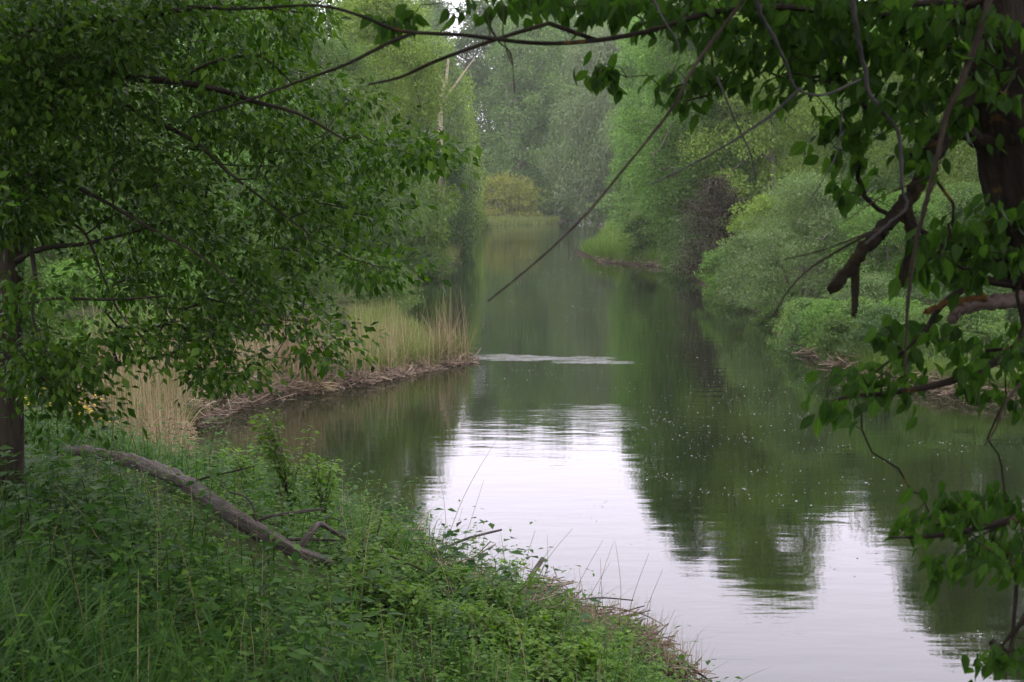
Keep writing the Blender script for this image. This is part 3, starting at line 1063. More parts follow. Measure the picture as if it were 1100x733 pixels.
rl([(1040, 5, 4.4), (1000, 3, 4.3), (950, 8, 4.2), (900, 14, 4.1), (850, 8, 4.05), (790, 10, 4.0), (750, 17, 4.0), (690, 35, 3.95), (625, 45, 3.9), (570, 46, 3.9), (500, 38, 3.85), (430, 33, 3.85), (390, 18, 3.8), (340, 6, 3.8), (250, 10, 3.8), (200, 6, 3.8)], (1064, -10, 4.5), (.011, .0028), 4)
rl([(980, 22, 4.45), (935, 15, 4.4), (880, 20, 4.3)], (1068, 30, 4.5), (.015, .005))
rl([(590, 25, 3.9), (540, 40, 3.9), (470, 65, 3.9), (430, 83, 3.9), (395, 91, 3.9)], (640, 43, 3.9), (.0065, .003))
rl([(420, 45, 3.85), (400, 55, 3.85), (370, 70, 3.85), (320, 88, 3.9), (260, 110, 3.9), (205, 126, 3.95)], (445, 34, 3.85), (.0055, .003))
rl([(1050, 300, 4.4), (1010, 330, 4.3), (990, 360, 4.2), (940, 400, 4.1)], (1140, 320, 4.5), (.014, .003))
rl([(1090, 380, 4.3), (1020, 410, 4.2), (960, 422, 4.15), (905, 428, 4.1), (884, 440, 4.1)], (1150, 345, 4.5), (.014, .003))
rl([(1150, 545, 4.2), (1085, 560, 4.15), (1015, 575, 4.1), (955, 578, 4.1)], (1225, 520, 4.5), (.018, .003))
rl([(1140, 625, 4.2), (1095, 672, 4.2), (1062, 710, 4.2)], (1235, 540, 4.5), (.012, .002))
rl([(1060, 262, 4.4), (1015, 268, 4.3), (970, 300, 4.3)], (1115, 240, 4.5), (.012, .003))
rl([(960, -140, 4.0), (860, -180, 3.2), (760, -190, 2.4)], (1040, -220, 4.5), (.04, .01))
rl([(1200, 60, 4.2), (1300, 80, 3.8), (1400, 120, 3.4)], (1072, 40, 4.5), (.04, .01))
EL = [(800, 8, 150, 14, 34), (620, 8, 60, 10, 9), (920, 35, 150, 38, 80), (1010, 60, 70, 60, 30), (700, 22, 70, 18, 14), (652, 75, 18, 30, 5), (742, 105, 30, 25, 9), (425, 30, 24, 14, 4), (560, 12, 70, 10, 8),
      (850, 45, 70, 30, 14), (905, 125, 30, 40, 12), (960, 95, 50, 45, 18), (918, 180, 22, 40, 7), (985, 150, 26, 40, 8), (1060, 90, 45, 90, 24),
      (1045, 285, 60, 40, 30), (1075, 262, 40, 40, 26), (1000, 370, 55, 40, 20), (1070, 395, 45, 50, 20), (945, 425, 45, 22, 12), (892, 448, 10, 16, 3),
      (905, 215, 10, 12, 2), (1050, 558, 55, 25, 22), (1090, 600, 38, 35, 16), (985, 570, 28, 18, 6), (1010, 610, 14, 18, 4), (1072, 712, 22, 10, 5), (792, 70, 40, 35, 10), (840, 95, 22, 22, 6)]
TG = []
for (cx, cy, rx, ry, n_) in EL:
    for _ in range(n_):
        a = rng.random() * 6.283
        q = math.sqrt(rng.random())
        lowd = cy > 250 and cx > 980 and cy < 500
        if cx + rx * q * math.cos(a) > 985 and 296 < cy + ry * q * math.sin(a) - 10 < 348:
            continue
        TG.append(at(cx + rx * q * math.cos(a), cy + ry * q * math.sin(a) - 10, rng.uniform(4.0, 4.75) if lowd else rng.uniform(3.9, 4.7)))
ninf = len(TG)
for _ in range(90):  # hidden canopy above the frame, added for its shade
    TG.append(at(rng.uniform(650, 1500), rng.uniform(-520, -70), rng.uniform(3.7, 5.4)))
for _ in range(260):  # crown stretched over the viewpoint, unseen, added to darken the foreground
    TG.append(np.array([rng.uniform(-1.5, 4.0), rng.uniform(-2.5, 5.5), rng.uniform(5.6, 7.8)]))
TG = np.array(TG)
sk.grow(TG, seg=.07, wig=.2, sag=.04)
near_r = thing('broad_leaved_tree', rb, 'leaning dark trunk with orange lichen and broad drooping leaves over the water', 'tree')
tbuf = Buf()
nodes = [p - rb for p in sk.P]
sk.P = nodes
sk.build(tbuf, tip_r=.0014, power=.45, k=5, max_r=.03, rough=.12)
link('trunk', tbuf.mesh('trunk', M['lichenbark']), near_r)
pos, ax, ln = [], [], []
for k, t in enumerate(TG - rb):
    m = rng.integers(6, 12)
    dirx = rng.normal() * .5 - .25
    for q in range(m):
        s = q / m
        off = np.array([dirx * .13, rng.normal() * .035, .03]) * (s - .5) * 1.6
        pos.append(t + off + rng.normal(size=3) * .012)
        sd = 1 if q % 2 else -1
        ax.append([dirx * .5 + sd * rng.uniform(.1, .6), rng.normal() * .45, -rng.uniform(.35, 1.25)])
        ln.append(rng.uniform(.036, .068) if k < ninf else rng.uniform(.10, .17))
pos, ax, ln = np.array(pos), np.array(ax), np.array(ln)
nm = rng.normal(size=pos.shape) * .5 + np.array([0, -.35, .75])
cb = Buf()
sel = rng.integers(0, 5, len(ln))
wd = ln * rng.uniform(.44, .62, len(ln))
for q in range(5):
    kq = sel == q
    cb.leaves(T_NEARS[q], pos[kq], ax[kq], nm[kq], ln[kq], wd[kq], True)
link('crown', cb.mesh('crown', M['broadleaf']), near_r)


def rpart(name, pts, r0, r1, mat, rough=.12, k=14, label=None, n=7, knots=0.03):
    b = Buf()
    C = catmull([at(*p) for p in pts], n) - rb
    rr = np.linspace(r0, r1, len(C)) * (1 + knots * rng.normal(size=len(C)))
    C[1:-1] += rng.normal(size=C[1:-1].shape) * (rr[1:-1] * .14)[:, None]
    if k > 8:
        e_ = (C[-1] - C[-2]) / np.linalg.norm(C[-1] - C[-2])
        C = np.concatenate([C, [C[-1] + e_ * rr[-1] * .5 + rng.normal(size=3) * rr[-1] * .3, C[-1] + e_ * rr[-1] * 1.5 + rng.normal(size=3) * rr[-1] * .6]])
        rr = np.concatenate([rr, [rr[-1] * .75, rr[-1] * .18]])
    b.tube(C, rr, k, rough, True, (.06 if k > 8 else .04))
    o = link(name, b.mesh(name, mat), near_r)
    if label:
        o['label'] = label
    return o


o = rpart('broken_limb', [(1078, 160, 4.5), (1050, 150, 4.42), (1028, 140, 4.36), (1010, 152, 4.3), (996, 178, 4.26), (984, 203, 4.22), (966, 226, 4.2), (948, 248, 4.18), (930, 266, 4.16), (912, 288, 4.14), (896, 308, 4.12)], .027, .018, M['mosslimb'], .12, label='dark mossy limb broken off at its tip', knots=.03)
for pts_, r0_, r1_ in [([(918, 282, 4.15), (919, 305, 4.14), (918, 336, 4.13)], .016, .008),
                       ([(972, 222, 4.2), (979, 245, 4.2), (978, 268, 4.2), (967, 306, 4.2)], .02, .013),
                       ([(1060, 20, 4.5), (1044, 90, 4.42), (1024, 130, 4.36), (1008, 160, 4.3)], .03, .026)]:
    b = Buf()
    C = catmull([at(*p) for p in pts_], 5) - rb
    e_ = (C[-1] - C[-2]) / np.linalg.norm(C[-1] - C[-2])
    rr = np.linspace(r0_, r1_, len(C)) * (1 + .06 * rng.normal(size=len(C)))
    C = np.concatenate([C, [C[-1] + e_ * r1_ * .6 + rng.normal(size=3) * r1_ * .3, C[-1] + e_ * r1_ * 1.8 + rng.normal(size=3) * r1_ * .5]])
    b.tube(C, np.concatenate([rr, [r1_ * .7, r1_ * .15]]), 12, .15, True, .08)
    link('stub', b.mesh('stub', M['mosslimb']), o)
o = rpart('lichen_limb', [(1160, 318, 4.5), (1115, 320, 4.4), (1080, 323, 4.34), (1052, 327, 4.3), (1030, 334, 4.26), (1023, 344, 4.24)], .03, .014, M['barkless'], .12, label='barkless limb with bright orange lichen', knots=.03)
b = Buf()
C = catmull([at(*p) for p in [(1062, 322, 4.31), (1040, 322, 4.28), (1018, 326, 4.25), (994, 335, 4.22)]], 6) - rb
C[1:-1] += rng.normal(size=C[1:-1].shape) * .003
b.tube(C, np.linspace(.016, .006, len(C)) * (1 + .18 * rng.normal(size=len(C))), 14, .35, True, .25)
link('lichen', b.mesh('lichen', M['lichen']), o)
TW = [([(1066, -10, 4.0), (1050, 40, 3.95), (1032, 90, 3.9), (1018, 122, 3.9), (1006, 170, 3.88), (996, 215, 3.86), (984, 260, 3.85), (977, 310, 3.85), (974, 350, 3.85), (972, 405, 3.85)], .011, .004, 'browntwig', 'long brown dead twig hanging past the broken limb'),
      ([(914, -15, 3.9), (921, 40, 3.9), (930, 78, 3.9), (933, 98, 3.9), (950, 122, 3.9), (966, 146, 3.9), (969, 200, 3.9), (974, 222, 3.9), (955, 240, 3.9), (930, 262, 3.9)], .0075, .0035, 'greytwig', 'kinked grey twig'),
      ([(811, -12, 3.8), (817, 15, 3.8), (832, 42, 3.8), (845, 70, 3.8), (855, 95, 3.8), (885, 102, 3.8), (925, 85, 3.85)], .0065, .003, 'greytwig', 'hooked grey twig'),
      ([(806, -12, 3.7), (775, 32, 3.68), (748, 68, 3.65), (726, 110, 3.62), (700, 145, 3.6), (665, 188, 3.55), (628, 232, 3.5), (580, 278, 3.45), (524, 324, 3.4)], .0055, .0022, 'browntwig', 'long thin twig slanting down across the river'),
      ([(860, 95, 3.6), (830, 122, 3.55), (790, 150, 3.5), (745, 176, 3.45), (700, 198, 3.4)], .004, .002, 'greytwig', None),
      ([(955, 243, 4.1), (925, 256, 4.08), (893, 274, 4.06), (866, 292, 4.04), (845, 315, 4.02), (829, 341, 4.0)], .005, .0018, 'browntwig', None),
      ([(950, 243, 4.1), (918, 256, 4.08), (880, 270, 4.06), (842, 279, 4.04)], .004, .0015, 'browntwig', None),
      ([(770, 82, 3.9), (790, 130, 3.9), (806, 165, 3.9), (812, 195, 3.9)], .003, .0015, 'greytwig', None),
      ([(1125, 380, 4.4), (1082, 430, 4.3), (1070, 460, 4.25), (1056, 480, 4.2)], .006, .002, 'browntwig', None),
      ([(527, 30, 3.9), (536, 45, 3.9), (549, 60, 3.9), (553, 105, 3.9)], .0035, .0012, 'browntwig', None),
      ([(541, 5, 3.9), (541, 40, 3.9), (550, 70, 3.9)], .003, .0012, 'browntwig', None),
      ([(700, -5, 3.9), (712, 20, 3.85), (730, 55, 3.85), (716, 90, 3.85)], .004, .0015, 'greytwig', None),
      ([(1000, 190, 3.9), (950, 210, 3.9), (905, 240, 3.9)], .003, .0012, 'browntwig', None),
      ([(905, 105, 3.9), (900, 160, 3.9), (880, 200, 3.9), (850, 245, 3.9)], .0028, .001, 'greytwig', None),
      ([(1110, 640, 4.2), (1088, 690, 4.2), (1080, 730, 4.2)], .006, .002, 'browntwig', None)]
for pts, r0, r1, mt, lab in TW:
    rpart('twig', pts, r0, r1, M[mt], .15, 6, lab, 8, .10)

# ------------------------------------------------------------------ fallen log
def on_ground(px, py, up):
    p = hit(px, py)
    return p + np.array([0, 0, up])


lp = []
for (x, y, up) in [(70, 499, .13), (95, 504, .15), (130, 513, .17), (165, 526, .18), (200, 546, .20), (225, 566, .21), (250, 585, .21), (275, 600, .20), (315, 616, .16), (354, 620, .10)]:
    lp.append(on_ground(x, y, up))
lp = np.array(lp)
b0 = lp[5].copy()
b = Buf()
C = catmull(lp, 12)
tt = np.linspace(0, 1, len(C))
rr = np.interp(tt, [0, .03, .2, .45, .7, .9, 1], [.034, .05, .058, .061, .06, .05, .034]) * (1 + .05 * rng.normal(size=len(C)))
b.tube(C - b0, rr, 26, .05, True, .10)
log = link('fallen_log', b.mesh('fallen_log', M['log']))
log.location = [float(v) for v in b0]
tag(log, 'weathered brown fallen log lying down the grassy slope', 'log')


def lg(pts, r0, r1, mat='log', k=7):
    """limb of the log: pixels plus a distance offset from the log's own distance"""
    P = []
    for (x, y, dY) in pts:
        P.append(at(x, y, np.interp(x, lp_px, lp[:, 1]) + dY))
    b = Buf()
    C = catmull(P, 5)
    b.tube(C - b0, np.linspace(r0, r1, len(C)) * (1 + .06 * rng.normal(size=len(C))), k, .2)
    link('limb', b.mesh('limb', M[mat]), log)


lp_px = np.array([70, 95, 130, 165, 200, 225, 250, 275, 315, 354])
lg([(270, 575, 0), (278, 560, .1), (300, 553, .25), (348, 547, .4)], .018, .009)
lg([(315, 597, 0), (326, 583, -.02), (337, 568, .05), (344, 563, .12), (358, 571, .16), (372, 579, .2)], .03, .012)
lg([(286, 585, 0), (315, 580, .1), (345, 580, .2), (366, 581, .25)], .014, .007, 'browntwig')
lg([(202, 520, 0), (222, 513, .15), (248, 507, .3), (274, 501, .4)], .011, .004, 'browntwig')
lg([(276, 568, 0), (272, 545, .1), (262, 533, .2), (245, 528, .25), (235, 515, .3)], .009, .004, 'browntwig')
lg([(350, 566, .2), (352, 556, .25), (366, 560, .3)], .008, .004, 'browntwig')

# sticks of drift wood and dead branches on the slope
STK = [
    ([(462, 608, .18), (478, 602, .22), (505, 599, .3), (539, 596, .36)], .018, .012, 'log', 'pale curved stick jutting from the slope over the water'),
    ([(430, 588, .15), (455, 600, .15), (478, 616, .15), (508, 630, .15), (520, 645, .12)], .016, .008, 'browntwig', 'dark stick running down the slope below the curved stick'),
    ([(445, 595, .2), (470, 620, .2), (500, 645, .15), (510, 660, .1)], .012, .006, 'browntwig', 'thin dark stick next to the small sapling at the water'),
    ([(556, 655, .12), (566, 640, .2), (583, 621, .28)], .026, .024, 'log', 'short thick broken stub sticking up by the water'),
    ([(560, 664, .1), (595, 655, .12), (640, 652, .16), (680, 657, .18)], .010, .006, 'log', 'long grey stick lying along the waterside debris'),
    ([(610, 692, .12), (645, 680, .16), (672, 672, .2), (692, 668, .22)], .012, .005, 'browntwig', 'forked brown stick above the straw debris'),
    ([(620, 655, .1), (655, 660, .14), (690, 668, .14), (712, 682, .16)], .008, .004, 'log', 'thin bleached stick at the tip of the bank'),
    ([(650, 708, .12), (680, 700, .2), (705, 693, .25)], .014, .008, 'log', 'pale driftwood piece low on the debris'),
    ([(690, 700, .1), (720, 713, .1), (750, 728, .1), (770, 742, .1)], .012, .006, 'browntwig', 'brown branch sliding into the water at the lowest bank'),
    ([(575, 668, .15), (585, 650, .3), (600, 690, .12), (628, 716, .08)], .007, .004, 'browntwig', 'bent thin twig in the straw debris'),
    ([(400, 618, .25), (430, 640, .3), (470, 655, .25), (505, 700, .1)], .008, .004, 'browntwig', 'thin twig half hidden in fresh green herbs'),
]
for pts, r0, r1, mt, lab in STK:
    P = [on_ground(x, y + 8, u) for (x, y, u) in pts]
    twiggy('dead_branch', P[0], [(P, r0, r1)], M[mt], lab, 'branch', 'dead branches on the slope', 7, .25)

# ------------------------------------------------------------------ grass and herbs on this bank
def blades(buf, base, hgt_, width, lean, segs=3):
    """curved grass blades, tapering"""
    Nn = len(base)
    az = rng.random(Nn) * 6.283
    dx, dy = np.cos(az), np.sin(az)
    wx, wy = -dy, dx
    hgt_ = np.broadcast_to(hgt_, (Nn,))
    width = np.broadcast_to(width, (Nn,))
    lean = np.broadcast_to(lean, (Nn,))
    rows = []
    for s in range(segs + 1):
        t = s / segs
        cx = base[:, 0] + dx * lean * hgt_ * t * t
        cy = base[:, 1] + dy * lean * hgt_ * t * t
        cz = base[:, 2] + hgt_ * (t - .35 * lean * t * t)
        w = width * (1 - t) ** .7 * .5 + (.0004 if s == segs else 0)
        rows.append(np.stack([cx - wx * w, cy - wy * w, cz], 1))
        rows.append(np.stack([cx + wx * w, cy + wy * w, cz], 1))
    V = np.stack(rows, 1).reshape(-1, 3)
    k = 2 * (segs + 1)
    f = []
    for s in range(segs):
        f += [2 * s, 2 * s + 1, 2 * s + 3, 2 * s + 2]
    Lp = (np.array(f)[None] + (np.arange(Nn) * k)[:, None]).ravel()
    buf.add(V, Lp, np.full(Nn * segs, 4))


def scatter_world(n, x0, x1, y0, y1, dmin=.0, dmax=99):
    x = rng.uniform(x0, x1, n)
    y = rng.uniform(y0, y1, n)
    d = sdist(x, y)
    k = (d > dmin) & (d < dmax)
    x, y = x[k], y[k]
    return np.stack([x, y, height(x, y)], 1)


def in_view(P, margin=60):
    px = 550 + P[:, 0] / np.maximum(P[:, 1], .1) * F
    return (px > -margin * 3) & (px < 1100 + margin)


logc = lp[:, :2]


def near_log(P, r):
    dd = np.min(np.hypot(P[:, None, 0] - logc[None, :, 0], P[:, None, 1] - (logc[None, :, 1] - .15)), 1)
    return dd < r


# slope: long grass low in the picture, herbs above
P = scatter_world(150000, -6.5, 3.0, 3.4, 17, .05)
P = P[in_view(P)]
dens = .55 + .45 * wob(P[:, 0] * 1.3, P[:, 1] * 1.3)
near_g = 1 - sstep(5.5, 8.0, P[:, 1] + .5 * P[:, 0] + 1)
keep = rng.random(len(P)) < np.clip(.14 + .85 * near_g, 0, 1) * np.clip(dens + .3, .2, 1)
G = P[keep & ~near_log(P, .2)]
bg = Buf()
h_ = rng.uniform(.18, .56, len(G)) * (1 + .35 * wob(G[:, 0], G[:, 1], 1.6)) * np.where(near_log(G, .5), .5, 1)
blades(bg, G, h_, rng.uniform(.007, .017, len(G)), rng.uniform(.3, 1.4, len(G)), 5)
tag(link('grass', bg.mesh('grass', M['grass'])), 'long green grass covering the near slope', kind='stuff')


def herbs(buf, base, h0, h1, leaf0, leaf1, whorls=4, wid=.6):
    """broad-leaved herbs: leaves in pairs up a short stem"""
    n = len(base)
    cl = np.clip(.75 + .9 * wob(base[:, 0], base[:, 1], 1.9) + .35 * rng.normal(size=n), .4, 1.9)
    h_ = rng.uniform(h0, h1, n) * cl
    tilt = rng.normal(size=(n, 2)) * .18
    POS, AX, NM, LN = [], [], [], []
    for w in range(whorls):
        t = (w + 1) / whorls
        az0 = rng.random(n) * 6.283 if w == 0 else az0 + 1.57 + rng.normal(size=n) * .3
        for sgn in (0, math.pi):
            az = az0 + sgn + rng.normal(size=n) * .25
            p = base.copy()
            p[:, 2] += h_ * t
            p[:, :2] += tilt * (h_ * t)[:, None]
            droop = rng.uniform(-.6, .25, n) * (1.1 - t * .5)
            a = np.stack([np.cos(az), np.sin(az), droop], 1)
            POS.append(p + a * .015)
            AX.append(a)
            NM.append(np.stack([-np.cos(az) * droop * .5, -np.sin(az) * droop * .5, np.ones(n)], 1) + rng.normal(size=(n, 3)) * .22)
            LN.append(rng.uniform(leaf0, leaf1, n) * (1.15 - .45 * t))
    POS, AX, NM, LN = map(np.concatenate, (POS, AX, NM, LN))
    buf.leaves(T_FOLD, POS, AX, NM, LN, LN * wid)


P = scatter_world(9000, -7.0, 3.0, 3.4, 17.5, .05)
P = P[in_view(P)]
P = P[~near_log(P, .26)]
up = sstep(5.2, 7.0, P[:, 1] + .35 * P[:, 0] + 1)
patch = wob(P[:, 0] * .8 + 4, P[:, 1] * .8)
kA = (rng.random(len(P)) < np.clip(.14 + .62 * up, 0, 1)) & (patch + rng.normal(size=len(P)) * .25 - .45 * (P[:, 0] + 1.2) > -.15)
kB = (rng.random(len(P)) < .85) & ~kA & (P[:, 0] > -3.2) & (P[:, 1] > 5.2)
bh = Buf()
PA = P[kA]
PA = PA[wob(PA[:, 0] + 3, PA[:, 1], 2.6) + .35 * rng.normal(size=len(PA)) > -.22]
big = rng.random(len(PA)) < .62
herbs(bh, PA[big & ~near_log(PA, .45)], .22, .55, .07, .13, 5, .56)
herbs(bh, PA[~big], .10, .26, .045, .08, 4, .62)
# rosettes of large broad leaves
PR = scatter_world(900, -5.5, 0.5, 4.4, 11.5, .3)
PR = PR[in_view(PR) & ~near_log(PR, .4)]
PR = PR[(wob(PR[:, 0] * 1.2 + 2, PR[:, 1] * 1.2) > .05)][:190]
herbs(bh, PR, .22, .48, .11, .19, 3, .62)
tag(link('undergrowth', bh.mesh('undergrowth', M['nettle'])), 'dark green nettles and broad leaved herbs on the near slope', kind='stuff')
bh = Buf()
PB = P[kB]
herbs(bh, PB, .14, .42, .05, .095, 4, .52)
P2 = scatter_world(4200, -2.8, 2.2, 6.5, 16.5, .02)
P2 = P2[in_view(P2)]
P2 = P2[~near_log(P2, .30)]
herbs(bh, P2, .14, .42, .045, .08, 4, .5)
tag(link('undergrowth', bh.mesh('undergrowth', M['elder'])), 'fresh yellow green herbs along the lower slope to the water', kind='stuff')

# ------------------------------------------------------------------ reeds
def stalks(buf, base, h, r, lean=.12, dirs=None, k=3, segs=3):
    n = len(base)
    az = rng.random(n) * 6.283
    ln = np.abs(rng.normal(size=n)) * lean
    h = np.broadcast_to(h, (n,))
    ang = np.arange(k) * 2 * np.pi / k
    rows = []
    for s in range(segs + 1):
        t = s / segs
        c = base + np.stack([np.cos(az) * ln * h * t ** 1.6, np.sin(az) * ln * h * t ** 1.6, h * t * np.sqrt(np.maximum(.05, 1 - np.minimum(ln, .98) ** 2 * t))], 1)
        rr = r * (1 - .75 * t)
        for a in ang:
            rows.append(c + np.array([math.cos(a), math.sin(a), 0]) * np.broadcast_to(rr, (n,))[:, None])
    V = np.stack(rows, 1).reshape(-1, 3)
    f = []
    for s in range(segs):
        for j in range(k):
            f += [s * k + j, s * k + (j + 1) % k, (s + 1) * k + (j + 1) % k, (s + 1) * k + j]
    kk = k * (segs + 1)
    Lp = (np.array(f)[None] + (np.arange(n) * kk)[:, None]).ravel()
    buf.add(V, Lp, np.full(n * segs * k, 4))


def px_ground(poly, n, patchy=0.0):
    s = pix_poly_sample(poly, n)
    P = hits(s[:, 0], s[:, 1])
    if patchy:
        k = rng.random(n) < np.clip(.55 + patchy * wob(P[:, 0], P[:, 1], 1.7), .06, 1)
        P = P[k]
    return P


REEDS = [  # ground polygon, stems, height range, material, label
    ([(70, 425), (120, 425), (215, 440), (205, 460), (195, 500), (120, 475), (70, 455)], 1000, .35, 1.25, 'straw', 'pale dry reeds between the near trunk and the pool'),
    ([(300, 400), (345, 402), (352, 416), (310, 423), (296, 420)], 420, .9, 1.75, 'straw', 'tall dry straw coloured reed tuft at the inner corner of the spit'),
    ([(250, 400), (420, 370), (505, 380), (505, 389), (440, 401), (350, 418), (255, 440)], 1500, .3, 1.4, 'straw', 'scattered dry reeds along the spit'),
    ([(468, 376), (508, 382), (509, 389), (462, 398)], 90, .9, 2.0, 'straw', 'tall thin dry reeds at the tip of the spit'),
    ([(90, 400), (260, 385), (300, 395), (240, 425), (120, 425)], 800, .8, 1.8, 'straw', 'tall dry reeds behind the matted bank'),
]
for poly, n_, h0, h1, mt, lab in REEDS:
    bb = px_ground(poly, n_, .9)
    n_ = len(bb)
    b = Buf()
    bb[:, 2] -= .03
    stalks(b, bb, rng.uniform(h0, h1, n_), rng.uniform(.004, .0085, n_), .16)
    leafp = bb[rng.integers(0, n_, n_)]
    blades(b, leafp, rng.uniform(h0, h1, n_) * .75, rng.uniform(.006, .014, n_), rng.uniform(.2, 1.1, n_), 3)
    tag(link('reeds', b.mesh('reeds', M[mt])), lab, kind='stuff')

SED = [
    ([(450, 300), (476, 291), (494, 274), (509, 260), (490, 252), (450, 282)], 1500, .3, .9, 'green sedge at the mouth of the back bay'),
    ([(255, 420), (300, 398), (360, 380), (430, 360), (490, 376), (505, 387), (440, 398), (350, 414), (290, 426)], 6500, .25, .75, 'fresh green sedge on the reed spit'),
    ([(110, 425), (270, 405), (300, 415), (235, 440), (200, 470), (120, 460)], 9000, .25, .7, 'thin green sedge on the reed bank by the pool'),
    ([(370, 345), (425, 335), (430, 352), (460, 368), (400, 375)], 2500, .3, .8, 'green sedge in the back bay'),
    ([(425, 328), (448, 306), (425, 300), (400, 320)], 1600, .3, .9, 'green sedge under the bushes of the bay'),
    ([(622, 268), (640, 262), (700, 264), (725, 285), (690, 284), (642, 279)], 9000, .35, .9, 'bright green grass on the spit of the opposite bank'),
    ([(510, 238), (600, 237), (600, 240), (520, 243), (506, 248)], 6000, .3, 1.0, 'green grass on the bank at the river bend'),
    ([(640, 262), (650, 241), (670, 240), (700, 262)], 1500, .4, 1.0, 'green grass behind the grass spit'),
    ([(730, 282), (790, 300), (840, 335), (860, 360), (835, 345), (790, 322), (750, 301)], 4000, .25, .7, 'green waterside grass below the silver willow bush'),
    ([(855, 362), (900, 380), (960, 400), (1100, 425), (1100, 436), (960, 411), (890, 390)], 10000, .2, .7, 'patchy grass on the brown debris bank'),
]
for poly, n_, h0, h1, lab in SED:
    bb = px_ground(poly, n_)
    b = Buf()
    bb[:, 2] -= .02
    far = np.clip(bb[:, 1] / 30, .8, 6.0)
    blades(b, bb, rng.uniform(h0, h1, n_), rng.uniform(.008, .016, n_) * far, rng.uniform(.1, .7, n_), 3)
    tag(link('grass', b.mesh('grass', M['olive' if 'reed' in lab or 'bay' in lab or 'bend' in lab else 'sedge'])), lab, kind='stuff')

# flattened, matted straw at the water's edge and brown debris of the banks
MATS = [([(440, 602), (560, 645), (700, 700), (640, 718), (480, 664)], 170, .35, 1.0, 'mat', 'tangle of thin dead twigs along the waterside slope'),
        ([(183, 452), (215, 424), (300, 401), (345, 399), (400, 397), (402, 412), (345, 420), (260, 441), (207, 463)], 5200, .15, .6, 'mat', 'flattened brown reed litter along the pool edge'),
        ([(410, 399), (450, 392), (512, 384), (514, 389), (450, 402), (412, 412)], 800, .12, .45, 'mat', 'brown reed litter along the outer spit'),
        ([(290, 395), (350, 395), (352, 420), (300, 424)], 900, .3, .9, 'straw', 'collapsed straw heap at the corner of the spit'),
        ([(130, 455), (200, 450), (205, 490), (160, 480)], 1800, .2, .5, 'straw', 'pale flattened straw behind the log'),
        ([(640, 276), (720, 284), (728, 289), (690, 285), (642, 281)], 500, .2, .6, 'mat', 'dead litter on the edge of the grass spit'),
        ([(840, 350), (860, 372), (900, 388), (960, 405), (1100, 428), (1100, 437), (960, 412), (890, 391), (850, 372)], 1500, .2, .8, 'mat', 'brown root and twig debris on the opposite bank'),
        ([(570, 640), (640, 668), (720, 712), (770, 745), (640, 705), (560, 665)], 2600, .15, .5, 'mat', 'brown straw debris at the lowest point of the near bank'),
        ([(440, 600), (540, 640), (520, 670), (430, 625)], 700, .15, .4, 'mat', 'brown litter under the herbs by the water')]
for poly, n_, h0, h1, mt, lab in MATS:
    bb = px_ground(poly, n_, .6)
    n_ = len(bb)
    b = Buf()
    bb[:, 2] += rng.random(n_) ** 1.6 * (.55 if lab.startswith('flattened') else .28) * np.clip(.6 + wob(bb[:, 0], bb[:, 1], 2.2), .05, 2)
    az = rng.random(n_) * 6.283
    el = rng.normal(size=n_) * .35
    ln = rng.uniform(h0, h1, n_)
    d = np.stack([np.cos(az) * np.cos(el), np.sin(az) * np.cos(el), np.sin(el)], 1)
    rr = .004 + .00012 * np.clip(bb[:, 1], 10, 90)
    ang = np.arange(3) * 2.094
    side = np.stack([-np.sin(az), np.cos(az), 0 * az], 1)
    upv = np.cross(d, side)
    rows = []
    for t in (-.5, .5):
        for a in ang:
            rows.append(bb + d * (ln * t)[:, None] + (side * math.cos(a) + upv * math.sin(a)) * rr[:, None])
    V = np.stack(rows, 1).reshape(-1, 3)
    f = np.array([0, 1, 4, 3, 1, 2, 5, 4, 2, 0, 3, 5])
    b.add(V, (f[None] + (np.arange(n_) * 6)[:, None]).ravel(), np.full(n_ * 3, 4))
    tag(link('debris', b.mesh('debris', M[mt])), lab, kind='stuff')

# thin upright straw in the debris at the near bank tip
bb = px_ground([(600, 668), (690, 690), (760, 740), (640, 715)], 420)
b = Buf()
stalks(b, bb, rng.uniform(.15, .5, 420), rng.uniform(.002, .004, 420), .3)
tag(link('reeds', b.mesh('reeds', M['straw'])), 'short dry stubble on the lowest tip of the near bank', kind='stuff')

PS = scatter_world(1500, -6.0, 2.0, 4.0, 15.5, .1)
PS = PS[in_view(PS) & ~near_log(PS, .12)][:420]
b = Buf()
stalks(b, PS, rng.uniform(.2, .75, len(PS)), rng.uniform(.0018, .0042, len(PS)), .35)
tag(link('dry_weeds', b.mesh('dry_weeds', M['straw'])), 'thin dead stems of last year standing among the herbs', kind='stuff')

# ------------------------------------------------------------------ long thin stalks standing against the bright water
ST = [(470, 598, 538, 465), (478, 600, 470, 500), (492, 604, 497, 545), (486, 600, 520, 515), (462, 596, 440, 520), (572, 650, 615, 568), (556, 640, 575, 570),
      (585, 655, 588, 575), (598, 660, 648, 580), (640, 670, 660, 580), (655, 690, 645, 600), (610, 668, 655, 605), (668, 692, 697, 595), (672, 700, 712, 612), (692, 704, 700, 640),
      (640, 682, 622, 610), (700, 716, 725, 655), (728, 732, 742, 690), (745, 738, 750, 700), (400, 580, 412, 505), (660, 690, 661, 582)]
for k, (x0, y0, x1, y1) in enumerate(ST):
    p0 = hit(x0, y0 + 14)
    Yd = p0[1]
    p1 = at(x1, y1, Yd + rng.uniform(-.3, .6))
    mid = (p0 + p1) / 2 + np.array([rng.normal() * .03, 0, .04])
    b = Buf()
    C = catmull([p0, mid, p1], 5) - p0
    b.tube(C, np.linspace(.003, .0012, len(C)), 4)
    o = link('dry_stalk', b.mesh('dry_stalk', M['stalk']))
    o.location = [float(v) for v in p0]
    tag(o, 'thin dry grass stalk leaning out over the bright water', 'stalk', 'thin stalks against the bright water')

